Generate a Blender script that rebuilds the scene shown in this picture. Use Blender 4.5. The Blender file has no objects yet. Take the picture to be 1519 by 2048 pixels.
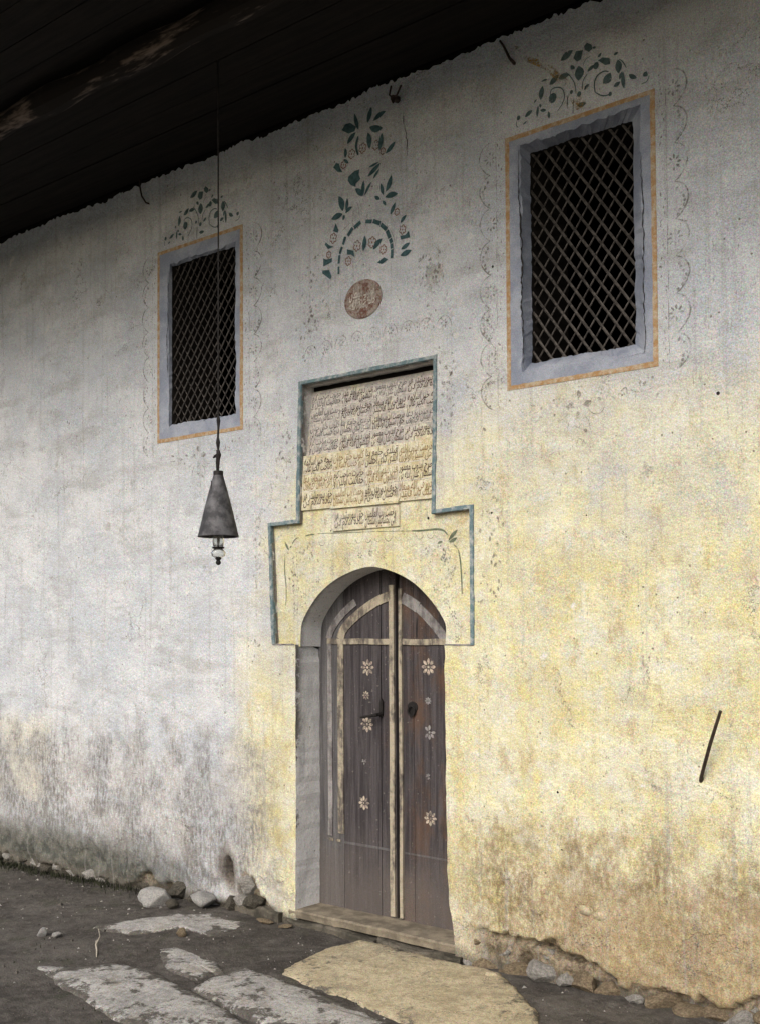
import bpy, bmesh, math, random
import numpy as np
from mathutils import Vector, Matrix
from mathutils.geometry import delaunay_2d_cdt

R = math.radians
random.seed(7)
rng = np.random.default_rng(11)
scene = bpy.context.scene
COL = scene.collection

# ---------------------------------------------------------------- camera, sky, sun, exposure
W_PX, H_PX, F_PX = 1519.0, 2048.0, 2150.0
cam_data = bpy.data.cameras.new('camera')
cam = bpy.data.objects.new('camera', cam_data)
COL.objects.link(cam)
cam_data.sensor_fit = 'VERTICAL'
cam_data.sensor_height = 36.0
cam_data.sensor_width = 36.0 * W_PX / H_PX
cam_data.lens = F_PX / H_PX * 36.0
cam_data.shift_y = 159.4 / H_PX          # rising front: the optical centre lies below the middle
cam_data.clip_start = 0.05
cam_data.clip_end = 2000.0
yaw, pitch, roll = R(38.646), R(1.8165), R(-0.318)
fw = Vector((-math.sin(yaw) * math.cos(pitch), math.cos(yaw) * math.cos(pitch), math.sin(pitch)))
rt = Vector((math.cos(yaw), math.sin(yaw), 0))
up = rt.cross(fw)
rt2 = rt * math.cos(roll) + up * math.sin(roll)
up2 = up * math.cos(roll) - rt * math.sin(roll)
M3 = Matrix((rt2, up2, -fw)).transposed()
cam.matrix_world = Matrix.Translation((3.8495, -4.7494, 1.8123)) @ M3.to_4x4()
scene.camera = cam

SUN_AZ, SUN_EL = R(7), R(37)            # sun from the front, a little to the left of the wall's normal
world = bpy.data.worlds.new('World')
scene.world = world
world.use_nodes = True
wn = world.node_tree
sky = wn.nodes.new('ShaderNodeTexSky')
sky.sky_type = 'NISHITA'
sky.sun_disc = False
sky.sun_elevation = SUN_EL
sky.sun_rotation = R(180) - SUN_AZ
sky.air_density = 1.0
sky.dust_density = 4.0
sky.ozone_density = 1.0
wn.links.new(sky.outputs[0], wn.nodes['Background'].inputs[0])
wn.nodes['Background'].inputs[1].default_value = 0.10
sun_data = bpy.data.lights.new('sun', 'SUN')
sun_data.energy = 1.3
sun_data.angle = R(38)
sun_data.color = (1.0, 0.975, 0.94)
sun = bpy.data.objects.new('sun', sun_data)
COL.objects.link(sun)
sd = Vector((math.sin(SUN_AZ) * math.cos(SUN_EL), -math.cos(SUN_AZ) * math.cos(SUN_EL), math.sin(SUN_EL)))
sun.rotation_euler = sd.to_track_quat('Z', 'Y').to_euler()
sun.location = sd * 30
scene.view_settings.view_transform = 'Standard'
scene.view_settings.look = 'None'
scene.view_settings.gamma = 1.0
scene.view_settings.use_curve_mapping = False
scene.view_settings.exposure = 0.55
scene.cycles.max_bounces = 6
scene.cycles.diffuse_bounces = 3
scene.cycles.transparent_max_bounces = 6

# ---------------------------------------------------------------- helpers
class Nodes:
    """small node-tree writer"""
    def __init__(self, name):
        self.m = bpy.data.materials.new(name)
        self.m.use_nodes = True
        self.t = self.m.node_tree
        self.b = self.t.nodes['Principled BSDF']
        self.out = self.t.nodes['Material Output']
        self.b.inputs['Specular IOR Level'].default_value = 0.2
        self.b.inputs['Roughness'].default_value = 0.9
    def n(self, kind, **kw):
        x = self.t.nodes.new(kind)
        for k, v in kw.items():
            setattr(x, k, v)
        return x
    def put(self, sock, v):
        if hasattr(v, 'is_output'):
            self.t.links.new(v, sock)
        elif isinstance(v, (tuple, list)) and len(v) == 3 and sock.type == 'RGBA':
            sock.default_value = (*v, 1)
        else:
            sock.default_value = v
    def pos(self):
        if not hasattr(self, '_p'):
            self._p = self.n('ShaderNodeNewGeometry').outputs['Position']
            s = self.n('ShaderNodeSeparateXYZ'); self.put(s.inputs[0], self._p)
            self.X, self.Y, self.Z = s.outputs
        return self._p
    def obj(self):
        return self.n('ShaderNodeTexCoord').outputs['Object']
    def rand(self):
        return self.n('ShaderNodeObjectInfo').outputs['Random']
    def scaled(self, vec, s):
        m = self.n('ShaderNodeMapping'); self.put(m.inputs['Vector'], vec); m.inputs['Scale'].default_value = s
        return m.outputs[0]
    def noise(self, scale, detail=4, rough=0.55, vec=None, dist=0.0, color=False):
        x = self.n('ShaderNodeTexNoise')
        self.put(x.inputs['Vector'], vec if vec is not None else self.pos())
        x.inputs['Scale'].default_value = scale; x.inputs['Detail'].default_value = detail
        x.inputs['Roughness'].default_value = rough; x.inputs['Distortion'].default_value = dist
        return x.outputs['Color' if color else 'Fac']
    def voro(self, scale, vec=None, feature='F1'):
        x = self.n('ShaderNodeTexVoronoi', feature=feature)
        self.put(x.inputs['Vector'], vec if vec is not None else self.pos())
        x.inputs['Scale'].default_value = scale
        return x.outputs['Distance']
    def math(self, op, a, b=0.0):
        x = self.n('ShaderNodeMath', operation=op); self.put(x.inputs[0], a); self.put(x.inputs[1], b)
        return x.outputs[0]
    def add(self, a, b): return self.math('ADD', a, b)
    def mul(self, a, b): return self.math('MULTIPLY', a, b)
    def step(self, v, a, b, lo=0.0, hi=1.0):
        x = self.n('ShaderNodeMapRange', interpolation_type='SMOOTHSTEP'); self.put(x.inputs['Value'], v)
        flip = a > b
        x.inputs['From Min'].default_value = min(a, b); x.inputs['From Max'].default_value = max(a, b)
        x.inputs['To Min'].default_value = hi if flip else lo; x.inputs['To Max'].default_value = lo if flip else hi
        return x.outputs[0]
    def mix(self, f, a, b, mode='MIX'):
        x = self.n('ShaderNodeMix', data_type='RGBA', blend_type=mode)
        self.put(x.inputs[0], f); self.put(x.inputs[6], a); self.put(x.inputs[7], b)
        return x.outputs[2]
    def bump(self, h, strength=0.4, dist=0.01, normal=None):
        x = self.n('ShaderNodeBump'); self.put(x.inputs['Height'], h)
        x.inputs['Strength'].default_value = strength; x.inputs['Distance'].default_value = dist
        if normal is not None: self.put(x.inputs['Normal'], normal)
        return x.outputs[0]
    def done(self, col, rough=0.9, normal=None, metal=0.0, alpha=None):
        self.put(self.b.inputs['Base Color'], col); self.put(self.b.inputs['Roughness'], rough)
        self.put(self.b.inputs['Metallic'], metal)
        if normal is not None: self.put(self.b.inputs['Normal'], normal)
        if alpha is not None: self.put(self.b.inputs['Alpha'], alpha)
        return self.m
    def grain(self, col, scale=165, amt=0.6):
        """coarse sandy grain in the lime, with faint coloured specks"""
        c = self.noise(scale, 2, 0.7, color=True)
        k = self.n('ShaderNodeBrightContrast'); self.put(k.inputs['Color'], c); k.inputs['Contrast'].default_value = 1.6; c = k.outputs[0]
        h = self.n('ShaderNodeHueSaturation'); self.put(h.inputs['Color'], c); h.inputs['Saturation'].default_value = 0.45
        h.inputs['Value'].default_value = 1.0
        return self.mix(amt, col, h.outputs[0], 'OVERLAY')

def link(name, me, mat=None, parent=None, loc=None):
    o = bpy.data.objects.new(name, me); COL.objects.link(o)
    if mat is not None and me is not None:
        for m in (mat if isinstance(mat, (list, tuple)) else [mat]): me.materials.append(m)
    if parent is not None: o.parent = parent
    if loc is not None: o.location = loc
    return o
def mesh(name, verts, faces, mat=None, parent=None, smooth=False, loc=None, mids=None):
    me = bpy.data.meshes.new(name); me.from_pydata([tuple(v) for v in verts], [], [tuple(f) for f in faces])
    if smooth: me.polygons.foreach_set('use_smooth', [True] * len(me.polygons))
    o = link(name, me, mat, parent, loc)
    if mids is not None: me.polygons.foreach_set('material_index', mids)
    me.update()
    return o
def empty(name, loc=(0, 0, 0), parent=None):
    o = bpy.data.objects.new(name, None); COL.objects.link(o); o.location = loc; o.empty_display_size = 0.2
    if parent is not None: o.parent = parent
    return o
def tag(o, label=None, cat=None, group=None, kind=None):
    if label: o['label'] = label
    if cat: o['category'] = cat
    if group: o['group'] = group
    if kind: o['kind'] = kind
    return o

class MB:
    """collects shapes of ONE piece"""
    def __init__(self): self.v = []; self.f = []
    def add(self, v, f):
        k = len(self.v); self.v += [tuple(p) for p in v]; self.f += [tuple(i + k for i in q) for q in f]; return self
    def box(self, x0, x1, y0, y1, z0, z1):
        return self.add([(x, y, z) for x in (x0, x1) for y in (y0, y1) for z in (z0, z1)],
                        [(0, 1, 3, 2), (4, 6, 7, 5), (0, 4, 5, 1), (2, 3, 7, 6), (0, 2, 6, 4), (1, 5, 7, 3)])
    def tube(self, pts, rad, seg=8, cap=True):
        pts = [Vector(p) for p in pts]; n = len(pts)
        rads = rad if isinstance(rad, (list, tuple)) else [rad] * n
        V = []; ref = Vector((0.31, 0.87, 0.37))
        for i, p in enumerate(pts):
            t = (pts[min(i + 1, n - 1)] - pts[max(i - 1, 0)]).normalized()
            a = t.cross(ref).normalized(); b = t.cross(a)
            for k in range(seg):
                th = 2 * math.pi * k / seg; V.append(p + (a * math.cos(th) + b * math.sin(th)) * rads[i])
        F = [(i * seg + k, i * seg + (k + 1) % seg, (i + 1) * seg + (k + 1) % seg, (i + 1) * seg + k) for i in range(n - 1) for k in range(seg)]
        if cap: F += [tuple(range(seg))[::-1], tuple((n - 1) * seg + k for k in range(seg))]
        return self.add(V, F)
    def lathe(self, prof, seg=32, c=(0, 0, 0), k_=1.0):
        prof = [(r * k_, z) for r, z in prof]
        V = [(c[0] + r * math.cos(2 * math.pi * k / seg), c[1] + r * math.sin(2 * math.pi * k / seg), c[2] + z) for r, z in prof for k in range(seg)]
        F = [(i * seg + k, i * seg + (k + 1) % seg, (i + 1) * seg + (k + 1) % seg, (i + 1) * seg + k) for i in range(len(prof) - 1) for k in range(seg)]
        return self.add(V, F)
    def prism(self, poly, y0, y1):
        """polygon in (x,z) extruded from y0 (front) to y1"""
        n = len(poly)
        V = [(x, y0, z) for x, z in poly] + [(x, y1, z) for x, z in poly]
        F = [tuple(range(n)), tuple(range(2 * n - 1, n - 1, -1))] + [(i, i + n, (i + 1) % n + n, (i + 1) % n) for i in range(n)]
        return self.add(V, F)
    def build(self, name, mat, parent=None, smooth=False, bevel=0.0):
        o = mesh(name, self.v, self.f, mat, parent, smooth)
        if bevel:
            bm = bmesh.new(); bm.from_mesh(o.data)
            bmesh.ops.recalc_face_normals(bm, faces=bm.faces)
            bmesh.ops.bevel(bm, geom=[e for e in bm.edges if e.calc_face_angle(0) > 0.6], offset=bevel, segments=2, affect='EDGES', profile=0.6)
            bm.to_mesh(o.data); bm.free()
        return o

def vnoise(x, z, s, seed):
    """smooth value noise, numpy arrays"""
    x = np.asarray(x, float) * s; z = np.asarray(z, float) * s
    xi = np.floor(x).astype(np.int64); zi = np.floor(z).astype(np.int64)
    fx = x - xi; fz = z - zi
    fx = fx * fx * (3 - 2 * fx); fz = fz * fz * (3 - 2 * fz)
    def h(a, b):
        n = (a * 374761393 + b * 668265263 + seed * 974634777) & 0xFFFFFFFF
        n = ((n ^ (n >> 13)) * 1274126177) & 0xFFFFFFFF
        return ((n ^ (n >> 16)) & 0xFFFF) / 65535.0 - 0.5
    return ((h(xi, zi) * (1 - fx) + h(xi + 1, zi) * fx) * (1 - fz) + (h(xi, zi + 1) * (1 - fx) + h(xi + 1, zi + 1) * fx) * fz)
def sstep(a, b, v):
    t = np.clip((np.asarray(v, float) - a) / (b - a), 0, 1); return t * t * (3 - 2 * t)

# ---------------------------------------------------------------- materials
def lime(name, kind):
    """old limewashed plaster: white-grey with ochre tone, damp and dirt patches"""
    s = Nodes(name); p = s.pos()
    big = s.noise(0.9, 5, 0.6); mid = s.noise(3.1, 6, 0.62); fine = s.noise(14, 6, 0.65)
    streak = s.noise(1.0, 6, .68, vec=s.scaled(p, (5.0, 3.0, 1.9)))
    slant = s.noise(1.0, 6, 0.6, vec=s.scaled(p, (1.6, 3.0, 6.0)), dist=0.6)
    c = s.mix(s.step(s.add(s.mul(big, .5), s.mul(mid, .5)), .40, .62), (.455, .487, .530), (.600, .625, .650))
    c = s.mix(s.step(slant, .46, .72, 0, .6), c, (.33, .33, .325))
    c = s.mix(s.step(s.noise(5.5, 6, .72), .50, .68, 0, .55), c, (.36, .365, .37))
    c = s.mix(s.step(s.noise(21, 5, .7, vec=s.scaled(p, (1, 1, .7))), .55, .70, 0, .5), c, (.33, .33, .32))
    c = s.mix(s.step(streak, .50, .72, 0, .40), c, (.44, .445, .46))
    # ochre tone, thinning towards the left and above the lintel
    w = s.add(s.mul(mid, 1.1), s.mul(big, .9))
    my = s.mul(s.step(s.add(s.X, s.mul(w, 1.2)), .15, .85), s.step(s.add(s.Z, s.mul(w, -1.7)), 1.65, .35))
    my = s.math('MAXIMUM', my, s.mul(s.step(s.add(s.X, s.mul(w, .55)), -.72, -.30), s.step(s.add(s.Z, s.mul(w, -.8)), 1.35, .35)))
    if kind == 'panel': my = s.step(w, .3, .8, .55, .95)
    if kind == 'jamb': my = s.step(w, .9, 1.3, .0, .25)
    left_patch = s.mul(s.step(s.X, -2.9, -3.15), s.mul(s.step(s.Z, 1.25, 1.0), s.step(s.Z, .35, .6)))
    my = s.math('MAXIMUM', my, s.mul(left_patch, s.step(mid, .4, .6, .1, .6)))
    ochre = s.mix(s.step(mid, .35, .7), (.575, .505, .235), (.725, .695, .45))
    c = s.mix(s.mul(my, s.mul(s.step(fine, .25, .65, .5, 1.0), s.step(s.noise(4.2, 5, .7), .30, .60, .58, 1.0))), c, ochre)
    c = s.mix(s.mul(my, s.step(s.noise(8, 5, .7, vec=s.scaled(p, (1.2, 1, .6))), .50, .68, 0, .6)), c, (.37, .29, .16))
    # flaked white spots
    c = s.mix(s.step(s.noise(6.5, 3, .5), .70, .74, 0, .7), c, (.68, .68, .66))
    # flaked coats with crisp edges, commonest where the damp rises
    flk = s.add(s.noise(3.4, 6, .68), s.step(s.Z, 1.0, .1, 0, .13) if kind == 'wall' else .0)
    flake = s.step(flk, .655, .668)
    c = s.mix(s.mul(flake, .55), c, s.mix(s.step(fine, .4, .6), (.30, .275, .245), (.42, .405, .385)))
    flk2 = s.step(s.noise(7.5, 6, .7), .645, .655)
    c = s.mix(s.mul(flk2, .6), c, (.64, .63, .60))
    if kind == 'wall':
        lowR = s.mul(s.step(s.add(s.Z, s.mul(s.add(s.noise(4.5, 6, .7), streak), -.85)), .18, -.32), s.step(s.X, .2, .9))
        pepr = s.step(s.noise(1.0, 5, .72, vec=s.scaled(p, (44, 40, 22))), .34, .60, .35, 1.0)
        c = s.mix(s.mul(lowR, s.mul(pepr, s.step(fine, .2, .7, .6, 1.0))), c, s.mix(s.step(mid, .4, .6), (.155, .115, .065), (.29, .22, .125)))
        mudR = s.mul(s.step(s.add(s.Z, s.mul(s.noise(2.2, 5, .6, vec=s.scaled(p, (1, 1, 3))), -1.2)), .15, -.25), s.step(s.X, .8, 1.4))
        c = s.mix(s.mul(mudR, .55), c, (.30, .225, .13))
        lowL = s.mul(s.step(s.add(s.Z, s.mul(s.add(s.noise(4.5, 7, .7), streak), -1.05)), .22, -.20), s.step(s.X, -.5, -1.0))
        pep = s.step(s.noise(1.0, 5, .72, vec=s.scaled(p, (48, 40, 17))), .36, .62, .30, 1.0)
        c = s.mix(s.mul(lowL, s.mul(pep, s.step(fine, .25, .6, .55, 1.0))), c, s.mix(s.step(mid, .42, .6), (.17, .16, .15), (.36, .345, .33)))
        dirtL = s.mul(s.step(s.add(s.Z, s.mul(s.add(mid, big), -.34)), .14, -.20), s.step(s.add(s.X, s.mul(mid, .8)), -.70, -1.7))
        c = s.mix(s.mul(dirtL, .9), c, s.mix(s.step(fine, .4, .6), (.030, .034, .024), (.10, .10, .082)))
        ca = s.n('ShaderNodeAttribute'); ca.attribute_name = 'core'  # bare rubble core, plus painted shade in the drain hole
        rub = s.mix(s.step(s.noise(26, 5, .7), .36, .64), (.075, .060, .042), (.25, .205, .145))
        c = s.mix(s.mul(ca.outputs['Fac'], .92), c, rub)
        foot = s.step(s.add(s.Z, s.mul(mid, -.16)), .04, -.04)
        c = s.mix(s.mul(foot, .85), c, (.10, .092, .075))
        # stain and shade at the drain hole's mouth, both put into the colour
        dx = s.math('DIVIDE', s.add(s.X, 1.20), .10); dz = s.math('DIVIDE', s.add(s.Z, -.28), .15)
        d = s.math('SQRT', s.add(s.mul(dx, dx), s.mul(dz, dz)))
        c = s.mix(s.step(s.add(d, s.mul(fine, .5)), 1.5, .9, 0, .75), c, (.13, .112, .098))
    if kind == 'jamb':
        c = s.mix(.6, c, (.78, .76, .72))
        c = s.mix(s.mul(s.step(s.add(s.Y, s.mul(fine, .08)), .12, .05), s.step(s.add(s.noise(7, 6, .72), s.mul(s.step(s.Z, .8, 1.4), .16)), .54, .62, 0, .9)), c, (.10, .09, .08))
    ck = s.n('ShaderNodeTexVoronoi', feature='DISTANCE_TO_EDGE'); ck.inputs['Scale'].default_value = 1.5
    wv = s.n('ShaderNodeVectorMath', operation='ADD'); s.put(wv.inputs[0], p)
    wm = s.n('ShaderNodeVectorMath', operation='SCALE'); s.put(wm.inputs[0], s.noise(3.0, 6, .7, color=True)); wm.inputs['Scale'].default_value = .55
    s.put(wv.inputs[1], wm.outputs[0]); s.put(ck.inputs['Vector'], wv.outputs[0])
    hair = s.mul(s.step(ck.outputs['Distance'], .0065, .002), s.step(s.noise(1.7, 4, .6), .52, .60))
    c = s.mix(s.mul(hair, .8), c, (.12, .11, .095))
    dash = s.noise(1.0, 4, .62, vec=s.scaled(p, (85, 60, 26)))
    c = s.mix(s.mul(s.step(dash, .60, .70), s.step(mid, .34, .60, .2, .75)), c, (.20, .19, .17))
    rain = s.noise(1.0, 5, .6, vec=s.scaled(p, (26, 5, .8)))
    c = s.mix(s.step(rain, .52, .70, 0, .38), c, (.30, .295, .285))
    # fly specks, pits
    sp = s.voro(13.0)
    c = s.mix(s.mul(s.step(sp, .085, .05), s.step(mid, .42, .5, 0, .85)), c, (.12, .105, .085))
    c = s.mix(s.step(s.noise(46, 3, .6, vec=s.scaled(p, (1, 1, .55))), .655, .72, 0, .55), c, (.24, .225, .20))
    c = s.grain(c)
    hgt = s.add(s.mul(flake, -.35), s.add(s.mul(s.noise(8, 4, .7), 1.3), s.mul(s.noise(48, 3, .7), .45)))
    return s.done(c, .95, s.bump(hgt, .35 if kind == 'jamb' else .8, .016))

M = {}
M['wall'] = lime('limewashed_plaster', 'wall')
M['panel'] = lime('portal_plaster', 'panel')
M['jamb'] = lime('jamb_plaster', 'jamb')
def simple(name, c0, c1, scale=6, rough=.9, bumps=.4, bscale=30, dist=.008, metal=0., stretch=None, grain=.35, gscale=210, obj=False):
    s = Nodes(name); p = s.obj() if obj else s.pos()
    v = s.scaled(p, stretch) if stretch else p
    f = s.noise(scale, 6, .62, vec=v)
    c = s.mix(s.step(f, .36, .66), c0, c1)
    if grain: c = s.grain(c, gscale, grain)
    return s.done(c, rough, s.bump(s.add(s.noise(bscale, 5, .6, vec=v), s.mul(s.noise(bscale * 5, 2, .6, vec=v), .3)), bumps, dist), metal)
M['blue'] = simple('blue_grey_limewash', (.235, .265, .335), (.36, .39, .455), 5, bscale=40)


def tablet(name, lo, hi):
    s = Nodes(name); a = s.noise(4.5, 6, .65); b = s.noise(22, 5, .68)
    c = s.mix(s.step(b, .36, .66), (.37, .35, .325), (.51, .485, .445))
    c = s.mix(s.step(s.add(s.mul(a, .7), s.mul(b, .3)), lo, hi, 0, .9), c, s.mix(s.step(b, .35, .65), (.50, .43, .245), (.66, .62, .46)))
    return s.done(s.grain(c, 170, .5), .92, s.bump(s.add(b, s.mul(s.noise(120, 3, .6), .4)), .6, .006))
M['stone'] = tablet('inscription_stone', .50, .66); M['stone_m'] = tablet('small_inscription_stone', .38, .58); M['stone_y'] = tablet('inscription_stone_ochre', .33, .52)
M['dark'] = simple('dark_room_shade', (.02, .017, .015), (.03, .026, .022), 2, grain=0)  # shade of the room and recesses put into a near-black colour
M['rock'] = simple('field_stone', (.21, .20, .185), (.36, .345, .315), 7, bscale=16, bumps=.7, dist=.02, obj=True)
M['rock_y'] = simple('ochre_stone', (.13, .10, .068), (.27, .215, .14), 7, bscale=16, bumps=.7, dist=.02, obj=True)
M['rock_d'] = simple('mossy_stone', (.045, .042, .033), (.125, .112, .09), 9, bscale=18, bumps=.7, dist=.02, obj=True)
def slab_mat(name, c0, c1, lo, hi, rim):
    s = Nodes(name); a = s.noise(5, 6, .65); b = s.noise(24, 6, .68)
    c = s.mix(s.step(s.add(s.mul(a, .5), s.mul(b, .5)), .38, .62), c0, c1)
    d = s.add(s.mul(s.noise(7, 6, .7, dist=.5), .75), s.mul(s.noise(30, 4, .7), .25))
    ck = s.n('ShaderNodeTexVoronoi', feature='DISTANCE_TO_EDGE'); ck.inputs['Scale'].default_value = 2.1
    wv = s.n('ShaderNodeVectorMath', operation='ADD'); s.put(wv.inputs[0], s.pos())
    wm = s.n('ShaderNodeVectorMath', operation='SCALE'); s.put(wm.inputs[0], s.noise(4.0, 5, .7, color=True)); wm.inputs['Scale'].default_value = .45
    s.put(wv.inputs[1], wm.outputs[0]); s.put(ck.inputs['Vector'], wv.outputs[0])
    c = s.mix(s.mul(s.step(ck.outputs['Distance'], .012, .004), s.step(s.noise(3, 3, .5), .52, .60, 0, .6)), c, (.09, .078, .06))
    c = s.mix(s.step(s.noise(60, 5, .75), .52, .66, 0, .7), c, (.14, .12, .09))
    c = s.mix(s.step(s.noise(9, 6, .7), .48, .66, 0, .5), c, (.20, .175, .13))
    ra = s.n('ShaderNodeAttribute'); ra.attribute_name = 'rim'
    c = s.mix(s.step(s.add(d, s.mul(ra.outputs['Fac'], rim)), lo, hi, 0, .95), c, s.mix(s.step(b, .4, .6), (.055, .050, .043), (.10, .092, .08)))
    return s.done(s.grain(c, 165, .6), .95, s.bump(s.add(s.mul(b, .6), s.mul(s.noise(110, 3, .6), .4)), .6, .010))
M['slab'] = slab_mat('pale_paving_stone', (.24, .235, .225), (.42, .41, .39), .53, .60, .13)
M['slab_y'] = slab_mat('ochre_paving_stone', (.32, .27, .175), (.48, .42, .29), .57, .68, .09)
M['boulder'] = simple('pale_boulder', (.33, .325, .31), (.50, .49, .47), 9, bscale=22, bumps=.8, dist=.02, obj=True)
M['iron'] = simple('rusty_iron', (.040, .030, .026), (.085, .062, .05), 40, rough=.55, metal=.35, bscale=90, dist=.002, grain=0)
M['iron_w'] = simple('worn_iron_bar', (.055, .049, .045), (.135, .122, .11), 45, rough=.45, metal=.4, bscale=120, dist=.002, grain=0)
M['tin'] = simple('dull_tin', (.050, .050, .054), (.13, .13, .138), 18, rough=.62, metal=.25, bscale=25, dist=.003, obj=True, grain=.2)
M['black'] = simple('blackened_metal', (.012, .011, .011), (.025, .022, .02), 30, rough=.6, grain=0)
M['eave'] = simple('shaded_timber', (.006, .005, .0042), (.013, .010, .008), 3, stretch=(.6, 9, 9), bscale=20, grain=0)  # near-black timber: the shade under the roof is put into the colour
M['roof'] = simple('roof_shingle', (.05, .045, .04), (.09, .08, .07), 3)
M['bark'] = simple('dry_twig_bark', (.30, .27, .22), (.45, .41, .34), 30, grain=0)
M['grass'] = simple('dull_grass', (.018, .022, .012), (.045, .048, .028), 20, grain=0)
# beam with pale patches painted in where streaks of it catch light
s = Nodes('light_streaked_beam'); p = s.pos()
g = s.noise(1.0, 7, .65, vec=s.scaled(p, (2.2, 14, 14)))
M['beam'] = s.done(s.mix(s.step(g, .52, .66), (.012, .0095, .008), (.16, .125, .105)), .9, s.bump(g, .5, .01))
# door wood
def wood(name, c0, c1, warm):
    s = Nodes(name); p = s.pos()
    g = s.noise(1.0, 8, .7, vec=s.scaled(p, (38, 10, 1.6)), dist=.8)
    b = s.noise(3.0, 5, .6)
    c = s.mix(s.step(g, .35, .68), c0, c1)
    rust = s.mul(s.step(s.add(s.X, s.mul(b, .9)), .35, .75), s.step(s.noise(5, 5, .65, vec=s.scaled(p, (1, 1, .5))), .42, .66))
    c = s.mix(s.mul(rust, warm), c, (.105, .058, .034))
    low = s.mul(s.step(s.add(s.Z, s.mul(b, -.5)), .42, .0), .65)
    c = s.mix(low, c, (.110, .096, .088))
    c = s.mix(s.step(s.noise(60, 3, .6), .66, .72, 0, .5), c, (.24, .22, .20))
    c = s.grain(c, 230, .5)
    return s.done(c, .8, s.bump(s.add(g, s.mul(s.noise(70, 3, .6), .2)), .5, .006))
M['wood'] = wood('weathered_plum_wood', (.030, .0265, .029), (.080, .072, .075), .9)
M['wood_g'] = wood('weathered_grey_wood', (.062, .060, .063), (.135, .132, .135), .3)
def worn(name, col, under, lo=.40, hi=.56, sc=(14, 6, 3)):
    s = Nodes(name); p = s.pos()
    f = s.noise(1.0, 7, .68, vec=s.scaled(p, sc)); f2 = s.noise(32, 4, .6)
    c = s.mix(s.step(s.add(s.mul(f, .75), s.mul(f2, .25)), lo, hi), under, col)
    return s.done(s.grain(c, 230, .45), .85, s.bump(f2, .4, .004))
M['teal'] = worn('teal_edge_paint', (.115, .175, .195), (.34, .36, .355), .64, .44, (26, 20, 22))
M['orange'] = worn('orange_line_paint', (.37, .225, .105), (.46, .39, .29), .62, .42, (30, 30, 30))
M['cream'] = worn('cream_paint_worn', (.35, .31, .235), (.10, .088, .078), .41, .57)
M['pale'] = worn('grey_paint_worn', (.27, .26, .255), (.10, .092, .092), .38, .60)
M['rose'] = worn('pink_cream_petal', (.48, .41, .33), (.10, .085, .08), .38, .60, (30, 20, 24))
def paint(name, col, alpha, lo=.36, hi=.56, sc=16):
    s = Nodes(name)
    f = s.noise(sc, 5, .62); f2 = s.noise(120, 2, .6)
    a = s.mul(s.step(s.add(s.mul(f, .7), s.mul(f2, .3)), lo, hi), alpha)
    c = s.mix(s.step(s.noise(30, 3, .6), .35, .65), col, tuple(min(1, k * 1.6 + .01) for k in col))
    return s.done(s.grain(c, 220, .35), .95, None, 0., a)
M['p_teal'] = paint('teal_stencil_paint', (.042, .085, .095), .95, .22, .40)
M['p_spray'] = paint('grey_green_stencil_paint', (.060, .095, .100), .92, .28, .46)
M['p_rose'] = paint('faded_rose_stencil_paint', (.22, .13, .10), .75, .30, .52)
M['p_line'] = paint('faded_grey_stencil_line', (.17, .165, .15), .62, .38, .62)
M['p_faint'] = paint('ghost_grey_stencil_paint', (.17, .155, .135), .58, .38, .60)
M['p_green'] = paint('olive_stencil_paint', (.10, .12, .08), .9, .30, .48)
M['p_stain'] = paint('yellow_run_stain', (.30, .19, .045), .75, .44, .60, 7)
M['ink'] = paint('dark_brown_lettering', (.080, .060, .050), .88, .25, .42, 9)
M['ink_g'] = paint('grey_worn_lettering', (.10, .092, .090), .80, .32, .52, 9)
M['ink_f'] = paint('faded_ochre_lettering', (.20, .14, .075), .80, .30, .50, 9)
M['ink_w'] = paint('pale_scratched_lettering', (.50, .47, .42), .85, .30, .50, 9)
s = Nodes('red_brown_medallion'); f = s.noise(16, 6, .65); f2 = s.noise(60, 4, .65)
M['medal'] = s.done(s.grain(s.mix(s.step(s.add(s.mul(f, .6), s.mul(f2, .4)), .42, .56), (.145, .07, .052), (.30, .265, .235))), .9, s.bump(f2, .5, .006))
s = Nodes('lamp_glass'); s.b.inputs['Transmission Weight'].default_value = .9; s.b.inputs['IOR'].default_value = 1.2; s.b.inputs['Specular IOR Level'].default_value = .5
M['glass'] = s.done((.93, .95, .94), .06)
# earth
s = Nodes('trodden_earth'); p = s.pos()
a = s.noise(2.1, 6, .6); b = s.noise(18, 6, .65); g = s.noise(90, 3, .6)
c = s.mix(s.step(s.add(s.mul(a, .5), s.mul(b, .5)), .38, .62), (.048, .043, .038), (.105, .096, .085))
c = s.mix(s.step(s.noise(5, 5, .6), .55, .68, 0, .45), c, (.055, .058, .036))
c = s.mix(s.step(s.voro(55), .22, .12, 0, .5), c, (.20, .185, .165))
c = s.mix(s.step(s.math('ABSOLUTE', s.add(s.Y, 1.0)), 6, 14), c, (.19, .18, .13))  # far ground, out of view, made paler to bounce light onto the wall
c = s.grain(c, 210, .5)
M['earth'] = s.done(c, .97, s.bump(s.add(b, s.mul(g, .4)), .8, .02))

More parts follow.
